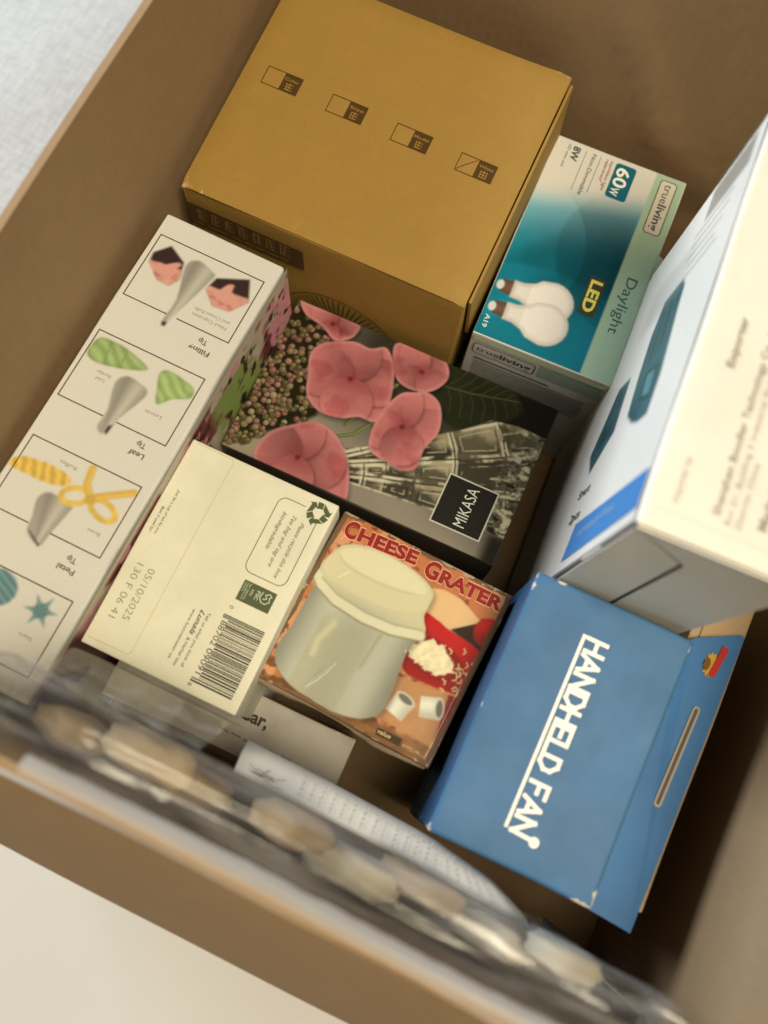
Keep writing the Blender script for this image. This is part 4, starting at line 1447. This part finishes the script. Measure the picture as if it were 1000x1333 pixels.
def fan_box():
    B = Box('fan_box', 'blue handheld fan box with white lettering and a hanging flap', 'box',
            0.0986, 0.0596, 0.470, 0.12, 3.97, -0.09, 0.0932, 0.1518, 0.150, plumb=True)
    blue = ink(48, 104, 142)
    blue = (0.042, 0.155, 0.335)
    bm_ = card('fan_blue', blue, 0.58, (B.w, B.l, B.h), 0.0032, (0.60, 0.57, 0.50), grime=0.10, coat=0.0, fibre=0.25)
    B.bow = 0.6
    B.body(bm_, bevel=0.0024, bulge=0.8, dent=0.4, seed=44)
    wt = (0.80, 0.79, 0.74)
    cap0, cap1 = -6.4, 3.9
    segs = []
    v = 52.6
    for ch in 'HANDHELD FAN':
        wv = {'H': 7.2, 'A': 8.6, 'N': 7.8, 'D': 7.4, 'E': 6.2, 'L': 6.0, 'F': 6.2, ' ': 3.4}[ch]
        for st in FANL.get(ch, []):
            segs.append([(cap0 + y * (cap1 - cap0), v - x * wv) for x, y in st])
        v -= wv + 2.35
    end = v + 2.35
    segs[-1] = segs[-1][:-1] + [(6.5, end - 0.6)]
    B.lines('lettering', 'top', segs, 2.35, wt, off=0.25)
    B.lines('lettering_bar', 'top', [[(cap0, 52.6), (-9.6, 52.6), (-9.6, end + 1.0)]], 2.0, wt, off=0.40)
    B.polys('lettering_dot', 'top', [circle(7.0, end - 1.0, 2.9)], wt, off=0.48)
    # hanging flap lying out to the right, lower than the top
    w, l, h = B.w / 2, B.l / 2, B.h
    fm = card('fan_flap_blue', (0.028, 0.165, 0.44), 0.55, grime=0.08, coat=0.0, fibre=0.2)
    inv = B.root.matrix_world.inverted()
    out = [(0.1465, -0.0165, 0.493), (0.1750, -0.0185, 0.4955), (0.1772, 0.04, 0.4955), (0.1810, 0.1585, 0.4950), (0.1795, 0.1600, 0.4950), (0.1540, 0.1460, 0.4935), (0.1465, 0.1390, 0.492)]
    loc = [inv @ Vector((x, y, H - d)) for x, y, d in out]
    n = len(loc)
    up = Vector((0, 0, -0.0007))
    fl = mesh_obj('hanging_flap', loc + [q + up for q in loc], [list(range(n)), list(range(2 * n - 1, n - 1, -1))] + [[i, i + n, (i + 1) % n + n, (i + 1) % n] for i in range(n)], fm, B.root)
    # slot with a raised pale lip
    def onflap(x, y, dz):
        a = (x - 0.1465) / 0.03
        return inv @ Vector((x, y, H - 0.493 - 0.0023 * a + dz))
    sx0, sy0, sx1, sy1 = 0.1683, 0.107, 0.1652, 0.050
    for nm, wd, dz, mat in (('slot_lip', 0.0022, 0.0008, inkmat((0.36, 0.33, 0.28))), ('hanging_slot', 0.0009, 0.0012, inkmat((0.10, 0.085, 0.07)))):
        pts = []
        for k in range(9):
            a = math.pi * k / 8
            pts.append(onflap(sx0 + wd * math.cos(a), sy0 + wd * math.sin(a), dz))
        for k in range(9):
            a = math.pi + math.pi * k / 8
            pts.append(onflap(sx1 + wd * math.cos(a), sy1 + wd * math.sin(a), dz))
        s = mesh_obj(nm, pts, [list(range(len(pts)))], mat, fl)
    # small red and gold badge at the far end of the flap
    q = lambda x, y: tuple(onflap(x, y, 0.0009))
    q2 = lambda x, y: tuple(onflap(x, y, 0.0013))
    gear = []
    for k in range(24):
        rr_ = 0.0060 if k % 2 else 0.0046
        a = 2 * math.pi * k / 24
        gear.append(q(0.1672 + rr_ * 0.75 * math.cos(a), 0.1350 + rr_ * 1.35 * math.sin(a)))
    mesh_obj('gold_badge', gear, [list(range(24))], inkmat((0.50, 0.30, 0.04)), fl)
    mesh_obj('red_badge', [q2(0.1675, 0.1285), q2(0.1715, 0.1290), q2(0.1745, 0.1480), q2(0.1705, 0.1490)], [[0, 1, 2, 3]], inkmat((0.42, 0.03, 0.025)), fl)
    mesh_obj('badge_centre', [q2(0.1650 + 0.002 * math.cos(a), 0.1345 + 0.004 * math.sin(a)) for a in [k * 0.5236 for k in range(12)]], [list(range(12))], inkmat((0.16, 0.07, 0.02)), fl)


fan_box()


# ------------------------------------------------------------------ brown box under the blue flap
def small_brown_box():
    B = Box('brown_box', 'narrow plain brown cardboard box beneath the blue flap by the carton wall', 'box',
            0.1655, 0.092, 0.4985, -1.6, 0, 0, 0.0310, 0.196, 0.155)
    B.body(kraft('narrow_kraft', (0.44, 0.32, 0.19), (B.w, B.l, B.h), 0.003), bevel=0.0012, bulge=0.3, dent=0.4, seed=51)
    B.lines('lid_seam', 'top', [[(-10, -97), (-10, 97)]], 0.5, (0.16, 0.10, 0.05), off=0.5)


small_brown_box()


# ------------------------------------------------------------------ tall white box with printed face
def tall_box():
    B = Box('tall_white_box', 'tall white box with small grey print on top and teal devices pictured', 'box',
            0.1016, 0.2550, 0.345, 3.0, 0.4, 2.2, 0.0794, 0.232, 0.300)
    wm = card('tall_white', (0.78, 0.75, 0.68), 0.42, (B.w, B.l, B.h), 0.0010, (0.85, 0.84, 0.8), grime=0.03, coat=0.15)
    gm = card('tall_gap_shade', (0.10, 0.09, 0.08), 0.8)  # near-black colour paints the shade in the gap between the end flaps
    B.bow = 0.6
    B.body({'front': gm, 'rest': wm}, bevel=0.0022, bulge=0.4, dent=0.3, seed=61)
    # two closing flaps on the near end, overlapping along a slanted seam
    l, h, w = B.l / 2, B.h, B.w / 2

    def flap(name, pts, o0, o1):
        vs = [(u / 1000, -l - o1 / 1000, h + v / 1000) for u, v in pts] + [(u / 1000, -l - o0 / 1000, h + v / 1000) for u, v in pts]
        n = len(pts)
        return mesh_obj(name, vs, [list(range(n)), list(range(2 * n - 1, n - 1, -1))] + [[i, i + n, (i + 1) % n + n, (i + 1) % n] for i in range(n)], wm, B.root)
    flap('end_flap', [(-38.2, -2.4), (-6.4, -25.4), (-0.0, -297), (38.2, -297), (38.2, -1.4), (-38.2, -1.4)], 0.1, 1.1)
    flap('end_flap', [(-38.2, -5.2), (-38.2, -297), (-1.6, -297), (-8.6, -27.6)], 0.1, 0.8)
    # left face: blue title strip, teal devices, grey header block
    p = Paint(-114.5, -160, 114.5, -1.2, 0.8, (0.78, 0.75, 0.68))
    U, V = p.U, p.V
    teal = np.array((0.040, 0.105, 0.118))

    def device(pts, seed):
        m, d = p.poly(pts, teal, 1.2)
        p.shade(m, 0.7 + 0.8 * fbm(U, V, 18, seed))
        return m, d
    device([(52, -66), (44, -58), (30, -56), (-20, -44), (-44, -44), (-43, -58), (-37.9, -71.2), (-27.8, -86), (-1.8, -92), (30, -96), (52, -92)], 3)
    m, d = p.poly([(-8, -56), (-30, -52), (-24, -72), (-4, -76)], (0.02, 0.05, 0.06), 0.8)
    p.poly([(-10, -58.5), (-27, -55), (-22.5, -69), (-7, -72.5)], (0.10, 0.24, 0.25), 0.8)
    device([(10, -112), (-6.9, -110), (-29.3, -106.2), (-47.7, -134.4), (-30.0, -150.1), (-9.2, -141.6), (12, -134)], 5)
    p.poly([(-14, -120), (-26, -117), (-32, -134), (-18, -138)], (0.025, 0.07, 0.08), 0.8)
    for q in ((44, -70, 10, -62), (40, -80, 4, -74), (34, -90, -4, -84), (8, -118, -14, -114), (6, -128, -22, -126)):
        p.stroke([q[:2], q[2:]], 1.4, (0.10, 0.20, 0.21), 0.8)
        p.stroke([(q[0], q[1] - 2.4), (q[2], q[3] - 2.4)], 0.9, (0.012, 0.03, 0.034), 0.6)
    p.soften(1)
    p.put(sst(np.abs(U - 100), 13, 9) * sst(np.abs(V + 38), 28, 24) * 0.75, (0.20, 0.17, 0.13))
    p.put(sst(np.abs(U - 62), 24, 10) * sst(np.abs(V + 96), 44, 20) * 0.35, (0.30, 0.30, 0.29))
    r = random.Random(4)
    for k in range(5):
        p.stroke([(84 - 8 * k, -70 + r.uniform(-4, 4)), (84 - 8 * k, -24 - r.uniform(0, 12))], 1.8, (0.36, 0.32, 0.26), 0.7)
    B.photo('printed_panel', 'left', p, printmat('tall_print', 0.40, 0.15), 0.7)
    B.polys('title_strip', 'left', [[(-88, -3.6), (-108, -3.6), (-108, -124), (-85, -120)]], (0.055, 0.200, 0.46), off=1.0)
    B.text('lettering', 'left', [('contact-free', -97.0, -104, 90, 5.4, 60, 0.0)], (0.30, 0.42, 0.58), off=1.15)
    B.text('lettering', 'left', [('Smart', -64, -139, 90, 6, 22, 0.02), ('2pcs', -80, -140, 90, 6, 20, 0.02)], (0.06, 0.055, 0.05), off=1.15)
    B.text('lettering', 'left', [('www.fitnesslight.com', 113.0, -62, 90, 5.2, 54, 0.02)], (0.10, 0.08, 0.05), off=1.15)
    # small print on top
    g1 = (0.24, 0.215, 0.18)
    g2 = (0.34, 0.31, 0.26)
    B.text('lettering', 'top', [('Exporter', -20.6, -30.5, 90, 3.6, 27, 0.02)], g1, off=0.35)
    B.text('lettering', 'top', [('Shenzhen Boudler Technology Co., Ltd', -7.0, -99, 90, 3.6, 99, 0.01)], g1, off=0.35)
    B.text('lettering', 'top', [('Importer by', -25.6, -100.5, 90, 3.0, 22, 0.0), ('Rm 21, Building 3 Industrial Park, Shenzhen', -1.6, -101.5, 90, 2.8, 98, 0.0), ('District, China', 3.2, -101.5, 90, 2.8, 32, 0.0)], g2, off=0.35)
    B.text('lettering', 'top', [('Made in China', 14.0, -98, 90, 4.6, 42, 0.01)], g1, off=0.35)
    B.lines('score_line', 'top', [[(-37, -105.5), (38, -105.5)]], 0.35, (0.62, 0.58, 0.50), off=0.30)


tall_box()


def car_box():
    B = Box('low_white_box', 'low dull white box with black serif print, below the cheese grater box', 'box',
            -0.0835, -0.011, 0.580, 1.0, 0, 0, 0.166, 0.042, 0.077)
    B.body(card('dull_white', (0.50, 0.47, 0.42), 0.6, (B.w, B.l, B.h), 0.003, grime=0.18), bevel=0.0015, bulge=0.4, dent=0.4, seed=81)
    B.text('lettering', 'top', [('Car,', 6, 2.5, 0, 8.5, 20, 0.03)], (0.05, 0.045, 0.04), off=0.6)
    r = random.Random(2)
    B.lines('fine_print', 'top', [[(-2 + 9 * k, -9 + r.uniform(-.4, .4)), (4 + 9 * k, -9)] for k in range(6)], 1.4, (0.25, 0.22, 0.19), off=0.6)


car_box()


# ------------------------------------------------------------------ paper leaflets standing by the plastic pack
def leaflet(name, label, rows, width_n, mat, marks=None):
    """rows: list of polylines (left to right) from the upper edge down"""
    vs, fs = [], []
    rows = [np.array(r_, float) for r_ in rows]
    nr = len(rows)
    nc = width_n
    for r_ in rows:
        tt = np.linspace(0, 1, len(r_))
        for s in np.linspace(0, 1, nc):
            vs.append(tuple(np.interp(s, tt, r_[:, k]) for k in range(3)))
    for j in range(nr - 1):
        for i in range(nc - 1):
            k = j * nc + i
            fs.append([k, k + 1, k + nc + 1, k + nc])
    o = mesh_obj(name, vs, fs, mat, smooth=True)
    so = o.modifiers.new('thickness', 'SOLIDIFY')
    so.thickness = 0.0002
    tag(o, label, 'leaflet')
    return o


paper = card('leaflet_paper', (0.82, 0.83, 0.84), 0.6, grime=0.06)
D = lambda x, y, d: (x, y, H - d)
rowsA = [
    [D(-0.0518, -0.0326, 0.4687), D(0.0000, -0.0331, 0.4687), D(0.0567, -0.0342, 0.4697), D(0.1191, -0.0369, 0.4725)],
    [D(-0.0524, -0.0288, 0.4701), D(0.0000, -0.0291, 0.4701), D(0.0567, -0.0304, 0.4711), D(0.1162, -0.0338, 0.4739)],
    [D(-0.0531, -0.0227, 0.4734), D(0.0000, -0.0232, 0.4734), D(0.0567, -0.0253, 0.4744), D(0.1087, -0.0301, 0.4772)],
    [D(-0.0535, -0.0156, 0.4791), D(0.0000, -0.0165, 0.4791), D(0.0567, -0.0189, 0.4801), D(0.0945, -0.0246, 0.4819)],
]
lf = leaflet('paper_leaflet', 'white folded leaflet with tiny text between plastic pack and fan box', rowsA, 14, paper)


def leaflet_marks():
    def P(s, t):
        R_ = [np.array(r_, float) for r_ in rowsA]
        f = t * 3
        j = min(int(f), 2)
        f -= j
        a = [np.interp(s, np.linspace(0, 1, 4), R_[j][:, k]) for k in range(3)]
        b = [np.interp(s, np.linspace(0, 1, 4), R_[j + 1][:, k]) for k in range(3)]
        return np.array(a) * (1 - f) + np.array(b) * f + np.array((0, 0.0005, 0.0010))

    def strokes(name, paths, wd, col):
        vs, fs = [], []
        for pa in paths:
            for q in ribbon([(a * 180, b * 60) for a, b in pa], wd):
                i = len(vs)
                vs += [tuple(P(u / 180, min(0.98, max(0, v / 60)))) for u, v in q]
                fs.append([i, i + 1, i + 2, i + 3])
        mesh_obj(name, vs, fs, inkmat(col), lf)
    r = random.Random(12)
    sc = []
    for k in range(9):
        x, y = r.uniform(0.03, 0.11), r.uniform(0.15, 0.6)
        a = r.uniform(-0.5, 0.5)
        sc.append([(x, y), (x + 0.05 * math.cos(a), y + 0.14 * math.sin(a) + r.uniform(-.1, .1)), (x + 0.07, y + r.uniform(-.15, .15))])
    strokes('doodle_print', sc, 0.6, (0.10, 0.09, 0.09))
    tx = []
    for k in range(19):
        x = 0.235 + 0.036 * k + r.uniform(-0.004, 0.004)
        y = 0.22 if k > 1 else 0.3
        while y < 0.85:
            d = r.uniform(0.04, 0.10)
            tx.append([(x, y), (x + 0.004, min(y + d, 0.9))])
            y += d + 0.07
    strokes('fine_print', tx, 1.1, (0.50, 0.51, 0.53))


leaflet_marks()
rowsB = [
    [D(.136, -.0365, .500), D(.155, -.0420, .498), D(.175, -.0470, .497), D(.196, -.0520, .500)],
    [D(.137, -.0370, .512), D(.156, -.0410, .510), D(.175, -.0460, .510), D(.198, -.0540, .510)],
    [D(.140, -.0330, .540), D(.158, -.0360, .540), D(.176, -.0420, .540), D(.198, -.0520, .535)],
]
leaflet('paper_slip', 'small curled white paper slip in the gap below the blue flap', rowsB, 8, card('slip_paper', (0.72, 0.74, 0.76), 0.5, grime=0.05))


# ------------------------------------------------------------------ clear plastic pack along the near wall
def plastic_pack():
    root = bpy.data.objects.new('plastic_pack', None)
    COL.objects.link(root)
    root.location = (0.01, -0.045, 0.02)
    tag(root, 'crinkled clear plastic pack of pale pieces standing along the near wall', 'package')
    inv = Matrix.Translation(-Vector(root.location))

    m = bpy.data.materials.new('clear_film')
    m.use_nodes = True
    nt = m.node_tree
    for n in list(nt.nodes):
        nt.nodes.remove(n)
    out = N(nt, 'ShaderNodeOutputMaterial')
    co = N(nt, 'ShaderNodeTexCoord').outputs['Object']
    tr = N(nt, 'ShaderNodeBsdfTransparent')
    tr.inputs[0].default_value = (0.94, 0.93, 0.91, 1)
    gl = N(nt, 'ShaderNodeBsdfGlossy')
    gl.inputs['Roughness'].default_value = 0.15
    df = N(nt, 'ShaderNodeBsdfDiffuse')
    df.inputs[0].default_value = (0.70, 0.70, 0.72, 1)
    lw = N(nt, 'ShaderNodeLayerWeight')
    lw.inputs['Blend'].default_value = 0.25
    fac = math_node(nt, 'ADD', math_node(nt, 'MULTIPLY', lw.outputs['Facing'], 0.26), 0.05, True)
    mx = N(nt, 'ShaderNodeMixShader')
    nt.links.new(fac, mx.inputs[0])
    nt.links.new(tr.outputs[0], mx.inputs[1])
    nt.links.new(gl.outputs[0], mx.inputs[2])
    smap = N(nt, 'ShaderNodeMapping')
    smap.inputs['Scale'].default_value = (0.16, 1.6, 1.0)
    nt.links.new(co, smap.inputs['Vector'])
    mk = ramp(nt, noise(nt, smap.outputs[0], 90, 4), 0.40, 0.72)
    mx2 = N(nt, 'ShaderNodeMixShader')
    nt.links.new(math_node(nt, 'ADD', math_node(nt, 'MULTIPLY', mk, 0.20), 0.03), mx2.inputs[0])
    nt.links.new(mx.outputs[0], mx2.inputs[1])
    nt.links.new(df.outputs[0], mx2.inputs[2])
    nt.links.new(mx2.outputs[0], out.inputs[0])

    # puffed bag: closed cross-section swept along x, wrinkled
    x0, x1 = -0.163, 0.168
    nx, na = 84, 84
    rj = random.Random(77)
    vs, fs = [], []
    for i in range(nx + 1):
        s = i / nx
        x = x0 + s * (x1 - x0)
        end = min(1.0, (min(s, 1 - s) / 0.07)) ** 0.5 if 0 < s < 1 else 0.02
        zt = 0.303 - 0.012 * s + 0.003 * math.sin(11 * s)
        zb = 0.030
        yc = -0.0395 - 0.002 * s
        for k in range(na):
            a = 2 * math.pi * k / na
            ca, sa = math.cos(a), math.sin(a)
            hy = 0.0195 * (0.55 + 0.45 * end)
            yy = yc + hy * math.copysign(abs(ca) ** 0.75, ca)
            zz = (zt + zb) / 2 + (zt - zb) / 2 * math.copysign(abs(sa) ** 0.42, sa)
            tz = min(1, max(0, ((zz - zb) / (zt - zb) - 0.62) / 0.25))
            yy = min(yy, -0.0375 - 0.002 * s + (0.0125 - 0.004 * s) * tz * tz * (3 - 2 * tz))
            wr = 0.0009 * math.sin(13 * a + 2.5 * math.sin(4.1 * s) + 1) + 0.0006 * math.sin(29 * a + 4 * math.sin(3 * s + 1)) + 0.0010 * math.sin(9 * s + 2 * ca) + 0.0006 * math.sin(23 * s + 3 * ca + 4 * math.sin(7 * s))
            yy += wr * ca * 0.8
            zz += wr * 1.3 * (1 if sa > 0.3 else 0)
            jit = 0.0016 * max(0.10, 1 - s / 0.28)
            yy += rj.uniform(-jit, jit) * 0.6
            zz += rj.uniform(-jit, jit) * (1 if sa > 0.3 else 0)
            vs.append((x, max(-0.0592, yy), zz))
            x = x0 + s * (x1 - x0)
    for i in range(nx):
        for k in range(na):
            a, b = i * na + k, i * na + (k + 1) % na
            fs += [[a, b, b + na], [a, b + na, a + na]] if (i + k) % 2 else [[a, b, a + na], [b, b + na, a + na]]
    fs.append(list(range(na - 1, -1, -1)))
    fs.append([nx * na + k for k in range(na)])
    o = mesh_obj('film', vs, fs, m, smooth=True)
    o.parent = root
    o.matrix_parent_inverse = inv

    # flattened hem of the bag along its outer side and the loose neck film towards the tea box
    def sheet(name, f, nu, nv, mat):
        vs = [f(i / nu, j / nv) for j in range(nv + 1) for i in range(nu + 1)]
        fs = [[j * (nu + 1) + i, j * (nu + 1) + i + 1, (j + 1) * (nu + 1) + i + 1, (j + 1) * (nu + 1) + i] for j in range(nv) for i in range(nu)]
        o = mesh_obj(name, vs, fs, mat, smooth=True)
        o.parent = root
        o.matrix_parent_inverse = inv
        return o
    hm, hnt, hb = nodes('hem_glint_film')
    hb.inputs['Base Color'].default_value = (0.74, 0.75, 0.77, 1)  # bluish white imitates window light reflected along the hem
    hb.inputs['Roughness'].default_value = 0.3
    hb.inputs['Alpha'].default_value = 0.34
    sheet('hem', lambda s, t: (-0.118 + 0.290 * s, -0.0540 - 0.0085 * t + 0.0010 * math.sin(6 * s) + rj.uniform(-0.0003, 0.0003), 0.2962 + 0.0030 * math.sin(3.1 * t) + 0.0015 * math.sin(4 * s + 1) + rj.uniform(-0.0002, 0.0002)), 50, 6, hm)

    def neck(s, t):
        x = -0.150 + 0.088 * s
        y = -0.026 + 0.030 * t
        z = 0.272 - 0.120 * t - 0.012 * s + 0.004 * math.sin(26 * s + 4 * t) + 0.003 * math.sin(17 * t + 9 * s) * t
        return (x, min(y, -0.0115), z)
    sheet('neck_film', neck, 34, 16, m)

    # pale pieces inside
    mats = [card('piece_cream', (0.40, 0.31, 0.19), 0.9), card('piece_tan', (0.30, 0.22, 0.13), 0.9), card('piece_white', (0.50, 0.47, 0.40), 0.9), card('piece_grey', (0.30, 0.27, 0.27), 0.9)]
    r = random.Random(19)
    for n_ in range(8):
        s_ = n_ / 7
        x = -0.132 + 0.270 * s_ + r.uniform(-0.010, 0.010)
        row = n_ % 2
        top = (0.254 if row else 0.236) - 0.010 * s_ + r.uniform(-0.010, 0.006)
        rx, ry, rz_ = r.uniform(0.014, 0.026), r.uniform(0.007, 0.010), r.uniform(0.014, 0.026)
        tilt = r.uniform(-0.9, 0.9)
        mi = r.choice((0, 0, 1, 1, 2) if s_ < 0.55 else (0, 1, 2, 2, 3))
        bm = bmesh.new()
        bmesh.ops.create_icosphere(bm, subdivisions=3, radius=1)
        ph = [r.uniform(0, 6) for _ in range(4)]
        ct, st_ = math.cos(tilt), math.sin(tilt)
        for v in bm.verts:
            c = v.co.copy()
            k = 1 + 0.12 * math.sin(3 * c.x + ph[0]) * math.sin(4 * c.z + ph[1]) + 0.06 * math.sin(9 * c.y + ph[2] + 6 * c.x)
            e = [math.copysign(abs(q) ** 0.7, q) for q in c]
            ex_, ez_ = e[0] * rx * k, e[2] * rz_ * k
            yv = -0.0430 + (0.0035 if row else -0.0035) + e[1] * ry * k
            v.co = Vector((x + ex_ * ct - ez_ * st_, max(-0.0575, min(-0.0285, yv)), min(0.287, top - rz_ + ex_ * st_ + ez_ * ct)))
        me = bpy.data.meshes.new('piece')
        bm.to_mesh(me)
        bm.free()
        me.polygons.foreach_set('use_smooth', [True] * len(me.polygons))
        me.materials.append(mats[mi])
        q = link('piece', me)
        q.parent = root
        q.matrix_parent_inverse = inv


plastic_pack()
